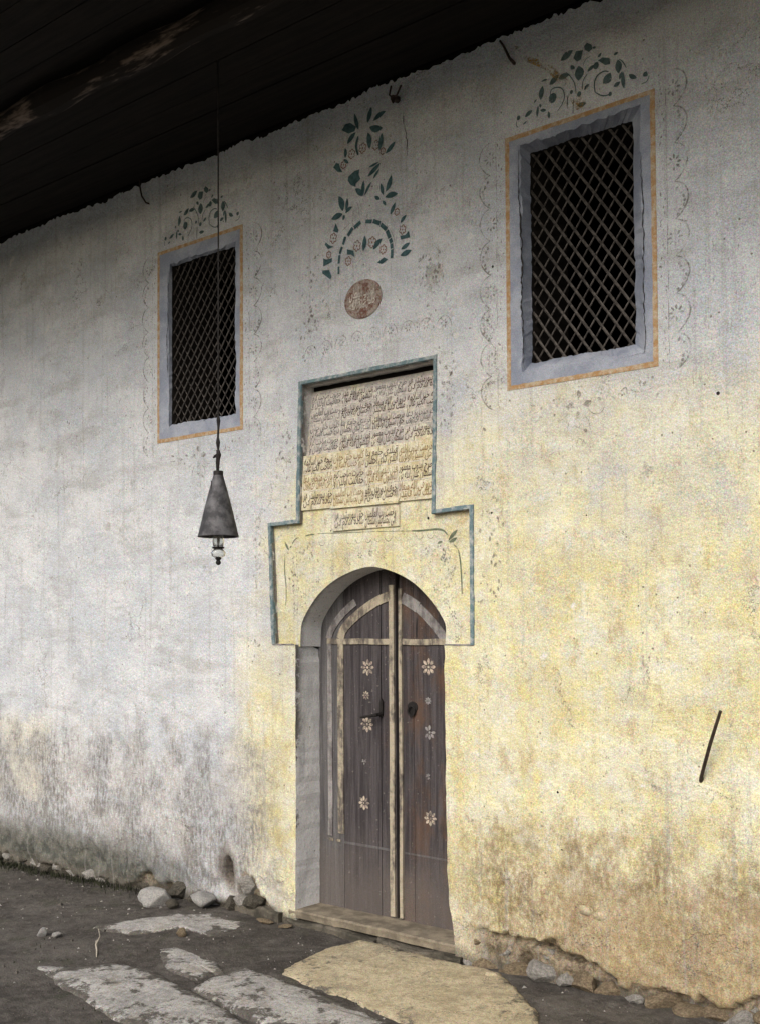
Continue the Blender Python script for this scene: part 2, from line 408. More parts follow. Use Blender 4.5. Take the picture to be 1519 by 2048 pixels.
# ---------------------------------------------------------------- ground
def gz(x, y):
    x = np.asarray(x, float); y = np.asarray(y, float)
    near = sstep(-14, -5, y) * sstep(10, 5, np.abs(x))
    r = .034 * sstep(-3.3, -.9, x) + .022 * vnoise(x, y, 1.6, 3) + .016 * vnoise(x, y, 5.3, 4) + .008 * vnoise(x, y, 17, 5)
    return r * near - .012
def axis(fine0, fine1, st, ext):
    a = list(np.arange(fine0, fine1 + 1e-6, st)); d = st
    lo, hi = fine0, fine1; L = []; H = []
    while hi < ext: d *= 1.45; lo -= d; hi += d; L.append(lo); H.append(hi)
    return np.array(L[::-1] + a + H)
gx = axis(-4.0, 2.6, .03, 400); gy = axis(-2.6, .45, .03, 400)
XX, YY = np.meshgrid(gx, gy, indexing='ij'); ZZ = gz(XX, YY)
nv = len(gy)
gf = [(i * nv + j, (i + 1) * nv + j, (i + 1) * nv + j + 1, i * nv + j + 1) for i in range(len(gx) - 1) for j in range(nv - 1)]
ground = mesh('ground', np.stack([XX.ravel(), YY.ravel(), ZZ.ravel()], 1).tolist(), gf, M['earth'], smooth=True)
tag(ground, 'dark trodden earth in front of the wall', None, kind='structure')

def paver(poly, top, mat, dome=.012, seed=0, name='paving_slab'):
    """flat, uneven paving stone; rim dips into the earth"""
    n = len(poly); P = []
    for i in range(n):
        a = poly[i]; b = poly[(i + 1) % n]
        for k in range(9):
            t = k / 9; x = a[0] * (1 - t) + b[0] * t; y = a[1] * (1 - t) + b[1] * t
            P.append((x + .012 * float(vnoise(x, y, 11, 77)) + random.uniform(-.006, .006), y + .012 * float(vnoise(x, y, 11, 78)) + random.uniform(-.006, .006)))
    cx = sum(q[0] for q in P) / len(P); cy = sum(q[1] for q in P) / len(P)
    V = []; F = []; rings = (1.02, 1.01, .97, .85, .68, .45, .2); m = len(P)
    for r, dz in zip(rings, (-.09, -.008, 0, .3, .6, .9, 1.0)):
        for q in P:
            x = cx + (q[0] - cx) * r; y = cy + (q[1] - cy) * r
            y = min(y, -.012)
            z = top + (dz if dz < 0 else dz * dome) + float(vnoise(x, y, 3.0, 20 + seed)) * .014 + float(vnoise(x, y, 15, 40 + seed)) * .006
            V.append((x, y, z))
    for i in range(len(rings) - 1):
        for k in range(m): F.append((i * m + k, i * m + (k + 1) % m, (i + 1) * m + (k + 1) % m, (i + 1) * m + k))
    F.append(tuple((len(rings) - 1) * m + k for k in range(m)))
    o = mesh(name, V, F, mat, ground, smooth=True)
    a_ = o.data.attributes.new('rim', 'FLOAT', 'POINT'); a_.data.foreach_set('value', [v_ for v_ in (1.0, .95, .8, .45, .2, .0, .0) for _ in range(m)])
    return o
SL = dict(
 big=[(-0.063, -0.735), (-0.114, -0.492), (-0.135, -0.225), (-0.092, -0.028), (0.115, -0.028), (0.304, -0.028), (0.512, -0.028), (0.847, -0.028), (1.03, -0.179), (1.307, -0.436), (1.474, -0.784), (1.243, -0.929), (0.857, -0.879), (0.43, -0.796)],
 s2=[(-0.23, -1.144), (-0.29, -0.94), (-0.256, -0.761), (-0.04, -0.777), (0.259, -0.821), (0.556, -0.871), (0.905, -0.941), (0.823, -1.186), (0.506, -1.288), (0.083, -1.22)],
 patch=[(-0.857, -0.827), (-0.838, -0.717), (-0.66, -0.71), (-0.524, -0.743), (-0.278, -0.875), (-0.325, -0.942), (-0.332, -1.037), (-0.539, -1.025), (-0.71, -0.942)],
 strip=[(-1.525, -0.771), (-1.452, -0.563), (-1.402, -0.293), (-1.179, -0.121), (-0.829, -0.141), (-0.779, -0.332), (-0.826, -0.485), (-1.076, -0.494), (-1.15, -0.656), (-1.321, -0.775)],
 left=[(-1.178, -1.403), (-1.03, -1.321), (-0.855, -1.133), (-0.575, -1.094), (-0.195, -1.175), (0.207, -1.274), (0.544, -1.389), (0.313, -1.638), (-0.248, -1.627), (-0.799, -1.512)])
paver(SL['big'], .036, M['slab_y'], .010, 1); paver(SL['s2'], .034, M['slab'], .012, 2)
paver(SL['patch'], .030, M['slab'], .010, 3); paver(SL['strip'], .032, M['slab'], .012, 4); paver(SL['left'], .030, M['slab'], .012, 5)

# ---------------------------------------------------------------- the building
bld = tag(empty('stone_building', (0, 0, 0)), 'old plastered mosque front with arched door, two latticed windows and dark eaves', 'building')

RW = dict(out=(.905, 1.737, 3.028, 4.356), op=(1.0, 1.665, 3.118, 4.294), inn=(1.012, 1.590, 3.168, 4.275))
LW = dict(out=(-1.876, -1.046, 3.060, 4.373), op=(-1.757, -1.112, 3.164, 4.268), inn=(-1.755, -1.132, 3.176, 4.258))
OUT = [(-.796, 1.702), (-.828, 2.453), (-.592, 2.459), (-.564, 3.293), (.461, 3.293), (.442, 2.446), (.690, 2.454), (.687, 1.708)]
INN = [(-.768, 1.702), (-.800, 2.428), (-.562, 2.432), (-.537, 3.268), (.438, 3.268), (.416, 2.420), (.664, 2.428), (.664, 1.708)]

def dens(poly, st=.03, amp=.0, seed=0, closed=True):
    out = []; n = len(poly)
    for i in range(n if closed else n - 1):
        a = Vector(poly[i]); b = Vector(poly[(i + 1) % n]); L = (b - a).length; k = max(1, int(L / st))
        nn = Vector((-(b - a).y, (b - a).x)) / max(L, 1e-9)
        for j in range(k):
            q = a.lerp(b, j / k)
            if j and amp: q = q + nn * amp * 2 * float(vnoise(q.x * 1.0, q.y, 14, seed) * .7 + vnoise(q.x, q.y, 45, seed + 1) * .5)
            out.append((q.x, q.y))
    if not closed: out.append(tuple(poly[-1]))
    return out
def rect(t): return [(t[0], t[2]), (t[1], t[2]), (t[1], t[3]), (t[0], t[3])]
def inside(px, pz, poly):
    px = np.asarray(px); pz = np.asarray(pz); r = np.zeros(px.shape, bool); n = len(poly)
    for i in range(n):
        x1, z1 = poly[i]; x2, z2 = poly[(i + 1) % n]
        c = ((z1 > pz) != (z2 > pz)) & (px < (x2 - x1) * (pz - z1) / (z2 - z1 + 1e-15) + x1)
        r ^= c
    return r
def rdist(x, z, t):
    return np.hypot(np.maximum(np.maximum(t[0] - x, x - t[1]), 0), np.maximum(np.maximum(t[2] - z, z - t[3]), 0))
def wall_y(x, z, want_core_shade=False):
    """relief of the plaster skin; + is into the wall"""
    x = np.asarray(x, float); z = np.asarray(z, float)
    r = .022 * vnoise(x, z, .7, 1) + .014 * vnoise(x, z, 2.3, 2) + .006 * vnoise(x, z, 7, 6)
    calm = np.minimum.reduce([sstep(0, .22, rdist(x, z, RW['out'])), sstep(0, .22, rdist(x, z, LW['out'])), sstep(0, .2, rdist(x, z, (-.60, .47, 2.3, 3.30))), sstep(0, .2, rdist(x, z, (-.84, .70, 1.6, 2.46)))])
    calm = np.where(z < 1.6, np.maximum(.25, sstep(0, .3, np.abs(x + .05) - .58)), calm)
    r = r * calm
    low = sstep(.55, .1, z + .25 * vnoise(x, z, 3, 8))
    r = r + low * (.036 * vnoise(x, z, 6, 9) + .026 * vnoise(x, z, 15, 10) + .010 * vnoise(x, z, 33, 11)) * sstep(0, .2, np.abs(x + .05) - .56)
    # flaked edge of the plaster skin, rubble core shows below it
    e = z - (np.where(x > 0, .17, .09) + .20 * vnoise(x, z * .5, 2.6, 12) + .08 * vnoise(x, z, 8, 13) + .05 * vnoise(x, z, 22, 17) + .19 * np.exp(-((x + 1.01) / .085) ** 4))
    core = sstep(.007, -.007, e) * np.maximum(sstep(.62, .78, x), sstep(-.72, -.92, x))
    if want_core_shade: return np.maximum(core, np.exp(-(((x + 1.195) / .055) ** 2 + ((z - .258) / .100) ** 2) ** 3))  # mask also darkens the inside of the drain hole, as painted shade
    r = r + core * (.040 + .065 * vnoise(x, z, 8, 14) + .04 * vnoise(x, z, 19, 16))
    # crevice under the plaster, right of the door
    zc = .185 + .05 * vnoise(x, x * 0, 6, 15)
    r = r + .10 * np.exp(-((z - zc) / .016) ** 2) * sstep(.95, 1.02, x) * sstep(1.34, 1.27, x)
    r = r + .06 * np.exp(-((x - .96) / .03) ** 2 - ((z - .09) / .05) ** 2)
    # drain hole
    r = r + .30 * np.exp(-(((x + 1.19) / .040) ** 2 + ((z - .262) / .082) ** 2) ** 4) + .025 * np.exp(-((x + 1.22) / .07) ** 2 - ((z - .22) / .11) ** 2)
    return r

# wall skin with its openings
hole_r = dens(rect(RW['out']), .05); hole_l = dens(rect(LW['out']), .05)
JL = [(-.612, -.25), (-.606, .12), (-.600, .9), (-.602, 1.702)]
JR = [(.492, 1.708), (.496, 1.2), (.500, .62), (.512, .32), (.535, .22), (.548, .1), (.55, -.25)]
port = dens(JL, .035, .005, 31, False) + dens(INN, .03, .003, 33, False) + dens(JR, .035, .007, 35, False)
top_edge = [(x, 4.895 + .026 * float(vnoise(x, 0, 3.7, 51)) + .014 * float(vnoise(x, 0, 24, 52)) + .022 * float(vnoise(x, 0, 75, 53))) for x in np.arange(4.9, -6.61, -.0135)]
outer = [(-6.6, -.25)] + dens([(-6.6, -.25), (-.612, -.25)], .12, 0, 0, False)[1:-1] + port + dens([(.55, -.25), (4.9, -.25)], .12, 0, 0, False)[1:] + top_edge
pts = []; 
def grid(x0, x1, z0, z1, st):
    a = np.arange(x0, x1, st); b = np.arange(z0, z1, st); A, B = np.meshgrid(a, b); A = A.ravel(); B = B.ravel()
    return np.stack([A + rng.uniform(-.28, .28, A.shape) * st, B + rng.uniform(-.28, .28, B.shape) * st], 1)
gp = np.concatenate([grid(-3.7, 2.5, .62, 4.86, .034), grid(-3.7, 2.5, -.22, .61, .0155), grid(-6.5, -3.75, -.2, 4.8, .12), grid(2.55, 4.8, -.2, 4.8, .12)])
allb = np.array(outer + hole_r + hole_l)
keep = inside(gp[:, 0], gp[:, 1], outer) & ~inside(gp[:, 0], gp[:, 1], rect(RW['out'])) & ~inside(gp[:, 0], gp[:, 1], rect(LW['out']))
gp = gp[keep]
dm = np.full(len(gp), 9.0)
for q in allb: dm = np.minimum(dm, np.hypot(gp[:, 0] - q[0], gp[:, 1] - q[1]))
gp = gp[dm > .012]
vv = [Vector(q) for q in outer + hole_r + hole_l]; ee = []
k = 0
for lp in (outer, hole_r, hole_l):
    n = len(lp); ee += [(k + i, k + (i + 1) % n) for i in range(n)]; k += n
vv += [Vector(q) for q in gp.tolist()]
rv, re_, rf, _, _, _ = delaunay_2d_cdt(vv, ee, [], 0, 1e-6, False)
rv = np.array([(q[0], q[1]) for q in rv]); T = np.array(rf)
cen = rv[T].mean(1)
ok = inside(cen[:, 0], cen[:, 1], outer) & ~inside(cen[:, 0], cen[:, 1], rect(RW['out'])) & ~inside(cen[:, 0], cen[:, 1], rect(LW['out']))
T = T[ok]
wy = wall_y(rv[:, 0], rv[:, 1])
wall = mesh('wall', np.stack([rv[:, 0], wy, rv[:, 1]], 1).tolist(), [tuple(t) if True else t for t in T.tolist()], M['wall'], bld, smooth=True)
at = wall.data.attributes.new('core', 'FLOAT', 'POINT'); at.data.foreach_set('value', wall_y(rv[:, 0], rv[:, 1], True).astype(np.float32))
bm = bmesh.new(); bm.from_mesh(wall.data); bm.normal_update()
for f_ in bm.faces:
    if f_.normal.y > 0: f_.normal_flip()
bm.to_mesh(wall.data); bm.free()

def ribbon(lines, name, mat, parent, smooth=False, closed=False):
    """skin across successive polylines of equal length"""
    n = len(lines[0]); V = [p for L in lines for p in L]; m = n if closed else n - 1
    F = [(i * n + k, i * n + (k + 1) % n, (i + 1) * n + (k + 1) % n, (i + 1) * n + k) for i in range(len(lines) - 1) for k in range(m)]
    return mesh(name, V, F, mat, parent, smooth)

# portal: jambs, stepped recess, arch, teal edge, panel
pd = lambda q: .105 if q[1] > 1.69 else .215
portal = ribbon([[(q[0], float(wall_y(*q)), q[1]) for q in port]] + [[(q[0] * (1 - .015 * t_ * (q[1] < 1.6)) + (.012 * float(vnoise(q[1], t_, 5, 44)) * math.sin(3.14 * t_) if q[1] < 1.69 else 0), pd(q) * t_, q[1]) for q in port] for t_ in (.12, .4, .7, 1.0)], 'portal_recess', M['jamb'], bld)
for q0, q1 in (((-.79, 1.7035), (-.606, 1.7035)), ((.494, 1.7095), (.684, 1.7095))):
    ribbon([[(x, -.004 + float(wall_y(x, q0[1])), q0[1] - .005 + .004 * float(vnoise(x, 0, 40, 2))) for x in np.linspace(q0[0], q1[0], 12)], [(x, -.004 + float(wall_y(x, q0[1])), q0[1] + .003) for x in np.linspace(q0[0], q1[0], 12)]], 'panel_edge_line', M['pale'], portal)
o_d = dens(OUT, .03, .004, 61, False); i_d = []
# matching inner polyline (same parameter steps)
for i in range(len(OUT) - 1):
    L = (Vector(OUT[i + 1]) - Vector(OUT[i])).length; kk = max(1, int(L / .03))
    for j in range(kk):
        q = Vector(INN[i]).lerp(Vector(INN[i + 1]), j / kk); i_d.append((q.x, q.y))
i_d.append(INN[-1])
j3 = lambda q, s_: .003 * float(vnoise(q[0], q[1], 30, s_))
teal = ribbon([[(q[0], float(wall_y(*q)) + .002, q[1]) for q in o_d],
               [(q[0] * .93 + r_[0] * .07, float(wall_y(*q)) - .007 + j3(q, 5), q[1] * .93 + r_[1] * .07) for q, r_ in zip(o_d, i_d)],
               [(q[0] * .1 + r_[0] * .9, -.010 + j3(q, 6), q[1] * .1 + r_[1] * .9) for q, r_ in zip(o_d, i_d)],
               [(r_[0], -.004, r_[1]) for r_ in i_d], [(r_[0], .014 + 2 * j3(r_, 8), r_[1]) for r_ in i_d]], 'teal_border', M['teal'], portal)
ARCH = [(-.590, 1.690), (-.586, 1.76), (-.581, 1.835), (-.515, 1.925), (-.426, 2.013), (-.327, 2.078), (-.23, 2.116), (-.135, 2.142), (-.05, 2.152), (.0, 2.151), (.122, 2.121), (.246, 2.066), (.331, 2.003), (.399, 1.938), (.449, 1.875), (.485, 1.815), (.482, 1.76), (.476, 1.690)]
def smooth_poly(P, it=2):
    for _ in range(it):
        Q = [P[0]]
        for a, b in zip(P, P[1:]): Q += [(a[0] * .75 + b[0] * .25, a[1] * .75 + b[1] * .25), (a[0] * .25 + b[0] * .75, a[1] * .25 + b[1] * .75)]
        P = Q + [P[-1]]
    return P
arch = smooth_poly(ARCH, 2)
PY = .028
panel_out = [(-.775, 1.690), (-.81, 2.44), (-.565, 2.44), (-.565, 2.52), (.43, 2.52), (.43, 2.44), (.68, 2.44), (.68, 1.690)]
po = dens(panel_out, .04, 0, 0, False)
loop = po + arch[::-1]
gp2 = grid(-.8, .7, 1.7, 2.52, .035)
gp2 = gp2[inside(gp2[:, 0], gp2[:, 1], loop)]
dm = np.full(len(gp2), 9.0)
for q in loop: dm = np.minimum(dm, np.hypot(gp2[:, 0] - q[0], gp2[:, 1] - q[1]))
gp2 = gp2[dm > .012]
vv = [Vector(q) for q in loop + gp2.tolist()]
rv2, _, rf2, _, _, _ = delaunay_2d_cdt(vv, [(i, (i + 1) % len(loop)) for i in range(len(loop))], [], 0, 1e-6, False)
rv2 = np.array([(q[0], q[1]) for q in rv2]); T2 = np.array(rf2); cen = rv2[T2].mean(1); T2 = T2[inside(cen[:, 0], cen[:, 1], loop)]
def panel_y(x, z): return PY + .010 * vnoise(x, z, 3.1, 71) + .004 * vnoise(x, z, 11, 72)
panel = mesh('portal_panel', np.stack([rv2[:, 0], panel_y(rv2[:, 0], rv2[:, 1]), rv2[:, 1]], 1).tolist(), T2.tolist(), M['panel'], bld, smooth=True)
bm = bmesh.new(); bm.from_mesh(panel.data); bm.normal_update()
for f_ in bm.faces:
    if f_.normal.y > 0: f_.normal_flip()
bm.to_mesh(panel.data); bm.free()
ar0 = [(q[0], float(panel_y(*q)), q[1]) for q in arch]
arch_soffit = ribbon([ar0, [(q[0] * 1.0, .11, q[1]) for q in arch], [(q[0] * .985, .215, q[1] - .004) for q in arch]], 'arch_reveal', M['jamb'], bld, smooth=True)

# inscription stones
def slabs(name, x0, x1, z0, z1, yb, yt, mat, seed):
    nx, nz = 24, 12; V = []
    for i in range(nx + 1):
        for j in range(nz + 1):
            x = x0 + (x1 - x0) * i / nx; t = j / nz; z = z0 + (z1 - z0) * t
            V.append((x, yb + (yt - yb) * t + .004 * float(vnoise(x, z, 9, seed)), z))
    F = [(i * (nz + 1) + j, (i + 1) * (nz + 1) + j, (i + 1) * (nz + 1) + j + 1, i * (nz + 1) + j + 1) for i in range(nx) for j in range(nz)]
    k = len(V); rim = [i * (nz + 1) for i in range(nx + 1)] + [nx * (nz + 1) + j for j in range(1, nz + 1)] + [i * (nz + 1) + nz for i in range(nx - 1, -1, -1)] + [j for j in range(nz - 1, 0, -1)]
    V += [(V[i][0], V[i][1] + .08, V[i][2]) for i in rim]
    F += [(rim[i], k + i, k + (i + 1) % len(rim), rim[(i + 1) % len(rim)]) for i in range(len(rim))]
    return mesh(name, V, F, mat, bld)
st_top = slabs('inscription_slab', -.552, .450, 2.842, 3.236, .050, .088, M['stone'], 81)
st_low = slabs('inscription_slab', -.560, .424, 2.510, 2.839, .012, .020, M['stone_y'], 82)
st_small = slabs('inscription_slab', -.318, .178, 2.372, 2.500, .015, .017, M['stone_m'], 83)
st_top['label'] = 'upper grey stone with four rows of Arabic script, set back under the lintel'
st_low['label'] = 'lower ochre stone with three rows of Arabic script, flush with the wall'
st_small['label'] = 'small stone with two lines of Arabic script above the arch'
# lip over the small stone
MB().prism([(-.322, 2.503), (.180, 2.501), (.182, 2.513), (-.322, 2.515)], .002, .05).build('stone_lip', M['panel'], st_small)
# near-black recess back; its colour stands for shade in the gap above the stones
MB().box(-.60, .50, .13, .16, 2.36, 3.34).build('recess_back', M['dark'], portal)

# lettering: Arabic presentation forms laid out by hand (right to left)
AR = {'ا': (0xFE8D, 0), 'آ': (0xFE81, 0), 'ب': (0xFE8F, 1), 'ة': (0xFE93, 0), 'ت': (0xFE95, 1), 'ث': (0xFE99, 1), 'ج': (0xFE9D, 1), 'ح': (0xFEA1, 1), 'خ': (0xFEA5, 1), 'د': (0xFEA9, 0), 'ذ': (0xFEAB, 0), 'ر': (0xFEAD, 0), 'ز': (0xFEAF, 0), 'س': (0xFEB1, 1), 'ش': (0xFEB5, 1), 'ص': (0xFEB9, 1), 'ض': (0xFEBD, 1), 'ط': (0xFEC1, 1), 'ظ': (0xFEC5, 1), 'ع': (0xFEC9, 1), 'غ': (0xFECD, 1), 'ف': (0xFED1, 1), 'ق': (0xFED5, 1), 'ك': (0xFED9, 1), 'ل': (0xFEDD, 1), 'م': (0xFEE1, 1), 'ن': (0xFEE5, 1), 'ه': (0xFEE9, 1), 'و': (0xFEED, 0), 'ى': (0xFEEF, 0), 'ي': (0xFEF1, 1)}
def shape(t):
    out = []; i = 0; prev = False
    while i < len(t):
        ch = t[i]
        if ch not in AR: out.append(ch); prev = False; i += 1; continue
        if ch == 'ل' and i + 1 < len(t) and t[i + 1] == 'ا':
            out.append(chr(0xFEFC if prev else 0xFEFB)); prev = False; i += 2; continue
        base, dual = AR[ch]; nxt = dual and i + 1 < len(t) and t[i + 1] in AR
        out.append(chr(base + (3 if prev and nxt else 2 if nxt else 1 if prev else 0))); prev = bool(dual); i += 1
    return ''.join(out[::-1])
txt_cu = bpy.data.curves.new('lettering', 'FONT'); txt_cu.resolution_u = 1; txt_cu.align_x = 'LEFT'; txt_cu.offset = 0.010
txt_ob = bpy.data.objects.new('lettering_source', txt_cu); COL.objects.link(txt_ob)
CACHE = {}
def glyphs(t):
    if t not in CACHE:
        txt_cu.body = shape(t)
        bpy.context.view_layer.update()
        dg = bpy.context.evaluated_depsgraph_get(); me = txt_ob.evaluated_get(dg).to_mesh()
        V = np.array([v.co[:2] for v in me.vertices]); F = [tuple(q.vertices) for q in me.polygons]
        txt_ob.evaluated_get(dg).to_mesh_clear()
        V -= V.min(0); V /= V.max(0); CACHE[t] = (V, F)
    return CACHE[t]
def line(mb, t, x0, x1, z0, z1, yf):
    V, F = glyphs(t)
    mb.add([(x0 + (x1 - x0) * u + .12 * (z1 - z0) * (v - .5), yf(x0 + (x1 - x0) * u, z0 + (z1 - z0) * v), z0 + (z1 - z0) * v) for u, v in V.tolist()], F)
WORDS = ['الى بخشايش سلطان', 'نيجه خير اسلامه', 'ايلدى بناى احسان', 'حضرت صاحب كرم', 'سلطان عدل ايله بن', 'خوف دورندن بقو', 'صاحب الخير عالى', 'مرحمت ايدوب اولدى', 'حقانيت اولدن و', 'حق بيورمشدر هر', 'الاحسان ايله دائم', 'كلوب خلق جهان', 'حق سبيل اولورن', 'فدن ديدى اولد بقدر', 'بناده سلام دن', 'درو فى الله ميعاد', 'درو حبيب ايسه لى', 'بارك متجاوز دعا', 'ايلسون الله قبول', 'رحمت رب العالمين', 'ملك دنيا فانيدر', 'قيلدى جامع بنا', 'اهل ايمان ايچون', 'طرح ايدوب معمور']
def fit_y(o):
    co = np.array([v.co[:] for v in o.data.vertices]); x0, x1 = co[:325, 0].min(), co[:325, 0].max(); z0, z1 = co[:325, 2].min(), co[:325, 2].max()
    g_ = co[:325, 1].reshape(25, 13)
    def f(x, z):
        u = min(max((x - x0) / (x1 - x0), 0), .9999) * 24; w = min(max((z - z0) / (z1 - z0), 0), .9999) * 12
        i, j = int(u), int(w); a, b = u - i, w - j
        return float((g_[i, j] * (1 - a) + g_[i + 1, j] * a) * (1 - b) + (g_[i, j + 1] * (1 - a) + g_[i + 1, j + 1] * a) * b) - .0016
    return f
def block(o, x0, x1, z0, z1, rows, cols, inks, wi):
    yf = fit_y(o); cw = (x1 - x0) / cols; rh = (z1 - z0) / rows; col = {}
    for r_ in range(rows):
        for c_ in range(cols):
            ink = inks[r_][c_]; mb = MB()
            a = x0 + c_ * cw + cw * .03; b = a + cw * .94; zt = z1 - r_ * rh - rh * .06
            for l_ in range(2):
                t = WORDS[wi % len(WORDS)]; wi += 5
                line(mb, t, a, b, zt - rh * (.60 + .39 * l_), zt - rh * (-.05 + .36 * l_), yf)
            mb.build('lettering', M[ink], o)['kind'] = 'stuff'
    if rows > 1:      # ruled grooves between the rows
        for r_ in range(1, rows):
            zz = z1 - r_ * rh
            MB().add([(x, yf(x, zz + d_), zz + d_) for d_ in (-.0025, .0025) for x in np.linspace(x0, x1, 20)], [(i, i + 1, i + 21, i + 20) for i in range(19)]).build('ruled_line', M['ink_w'], o)
    for c_ in range(1, cols):
        xx = x0 + c_ * cw
        MB().add([(xx + d_, yf(xx, z), z) for d_ in (-.002, .002) for z in np.linspace(z0, z1, 14)], [(i, i + 1, i + 15, i + 14) for i in range(13)]).build('ruled_line', M['ink_w'], o)
block(st_top, -.535, .432, 2.852, 3.222, 4, 4, [['ink_g', 'ink', 'ink_g', 'ink'], ['ink_g', 'ink', 'ink', 'ink'], ['ink_g', 'ink_g', 'ink', 'ink_g'], ['ink_g', 'ink', 'ink', 'ink']], 3)
block(st_low, -.548, .414, 2.518, 2.832, 3, 4, [['ink', 'ink_f', 'ink', 'ink_f'], ['ink_f', 'ink', 'ink_f', 'ink'], ['ink', 'ink_f', 'ink', 'ink_f']], 1)
block(st_small, -.300, .160, 2.380, 2.488, 1, 2, [['ink_g', 'ink']], 9)

# ---------------------------------------------------------------- door
DY = .205
door_z = lambda x: float(np.interp(x, [q[0] for q in arch], [q[1] for q in arch])) + .05
def plank(x0, x1, mat, parent, y=DY, zb=.10, name='plank'):
    xs = np.linspace(x0, x1, 6)
    poly = [(x0, zb), (x1, zb)] + [(x, min(door_z(x), 2.2)) for x in xs[::-1]]
    return MB().prism(poly, y, y + .04).build(name, mat, parent, bevel=.003)
leafL = empty('door_leaf', (0, 0, 0), bld); leafR = empty('door_leaf', (0, 0, 0), bld)
plank(-.640, -.397, M['wood_g'], leafL); plank(-.394, -.111, M['wood'], leafL); plank(-.107, -.001, M['wood'], leafL, DY + .001)
plank(.030, .128, M['wood'], leafR, DY + .002); plank(.131, .56, M['wood'], leafR)
MB().box(-.02, .06, DY + .034, DY + .07, .1, 2.2).build('door_stop', M['black'], leafR)
def strip(pts, w, mat, parent, name='batten', th=.007, closed=False):
    """raised strip following a polyline in the door plane"""
    P = [Vector(p) for p in pts]; n = len(P); A = []; B = []
    for i, q in enumerate(P):
        t = (P[min(i + 1, n - 1)] - P[max(i - 1, 0)]).normalized(); nn = Vector((-t.y, t.x)) * w / 2
        A.append(q + nn); B.append(q - nn)
    y0 = DY - th; V = [(q.x, y0, q.y) for q in A] + [(q.x, y0, q.y) for q in B] + [(q.x, DY + .002, q.y) for q in A] + [(q.x, DY + .002, q.y) for q in B]
    F = []
    for i in range(n - 1): F += [(i, i + 1, n + i + 1, n + i), (i, 2 * n + i, 2 * n + i + 1, i + 1), (n + i, n + i + 1, 3 * n + i + 1, 3 * n + i)]
    F += [(0, n, 3 * n, 2 * n), (n - 1, 3 * n - 1, 4 * n - 1, 2 * n - 1)]
    return mesh(name, V, F, mat, parent)
wob = lambda pts, a=.002: [(p[0] + random.uniform(-a, a), p[1] + random.uniform(-a, a)) for p in pts]
vert = lambda x, z0, z1, n=9: wob([(x, z0 + (z1 - z0) * i / n) for i in range(n + 1)])
strip(vert(-.0225, .13, 2.05), .034, M['cream'], leafL, th=.012)
strip(vert(.0420, .13, 2.03), .022, M['cream'], leafR, th=.012)
strip(vert(-.418, .56, 1.70), .044, M['cream'], leafL)
strip(vert(-.502, .54, 1.70), .036, M['pale'], leafL)
strip(smooth_poly([(-.417, 1.735), (-.398, 1.788), (-.339, 1.840), (-.26, 1.892), (-.182, 1.936), (-.106, 1.968), (-.042, 1.985)]), .055, M['cream'], leafL)
strip(smooth_poly([(-.510, 1.735), (-.490, 1.79), (-.428, 1.862), (-.358, 1.918), (-.299, 1.955)]), .045, M['pale'], leafL)
strip(smooth_poly([(.056, 1.975), (.11, 1.950), (.17, 1.915)]), .065, M['pale'], leafR)
strip(smooth_poly([(.17, 1.915), (.235, 1.862), (.31, 1.79), (.372, 1.715)]), .055, M['pale'], leafR)
strip(wob([(-.52 + i * .06, 1.719) for i in range(9)]), .034, M['cream'], leafL, th=.009)
strip(wob([(.055 + i * .06, 1.719) for i in range(7)]), .034, M['cream'], leafR, th=.009)
strip([(-.515, .519), (-.48, .517)], .016, M['cream'], leafL, th=.004); strip([(-.462, .517), (-.425, .515)], .014, M['cream'], leafL, th=.004)
strip(wob([(-.39, .512), (-.25, .510), (-.12, .508), (-.04, .508)]), .014, M['wood_g'], leafL, th=.003)
strip(wob([(.06, .506), (.2, .503), (.36, .501)]), .010, M['wood_g'], leafR, th=.003)
def flower(cx, cz, r, parent, mat='rose', miss=()):
    mb = MB()
    for k in range(8):
        if k in miss: continue
        a = math.pi / 4 * k; d = Vector((math.sin(a), math.cos(a))); n_ = Vector((d.y, -d.x)); P = []
        for t, w in ((.26, .0), (.45, .14), (.68, .20), (.86, .13), (1.0, .0)): P.append((t, w))
        ring = [d * t * r + n_ * w * r for t, w in P] + [d * t * r - n_ * w * r for t, w in P[-2:0:-1]]
        mb.prism([(cx + q.x, cz + q.y) for q in ring], DY - .002, DY + .002)
    mb.prism([(cx + .16 * r * math.cos(i), cz + .16 * r * math.sin(i)) for i in np.linspace(0, 2 * math.pi, 9)[:-1]], DY - .002, DY + .002)
    return mb.build('painted_flower', M[mat], parent)
flower(-.208, 1.565, .050, leafL); flower(-.221, 1.399, .027, leafL); flower(-.214, 1.228, .048, leafL); flower(-.241, .761, .043, leafL)
flower(.236, 1.577, .050, leafR); flower(.231, 1.384, .022, leafR, 'pale'); flower(.240, 1.206, .042, leafR, 'pale', (1, 6)); flower(.243, .721, .044, leafR)
flower(-.238, 1.005, .018, leafL, 'pale', (0, 3, 5)); flower(.228, .955, .018, leafR, 'pale', (2, 5))
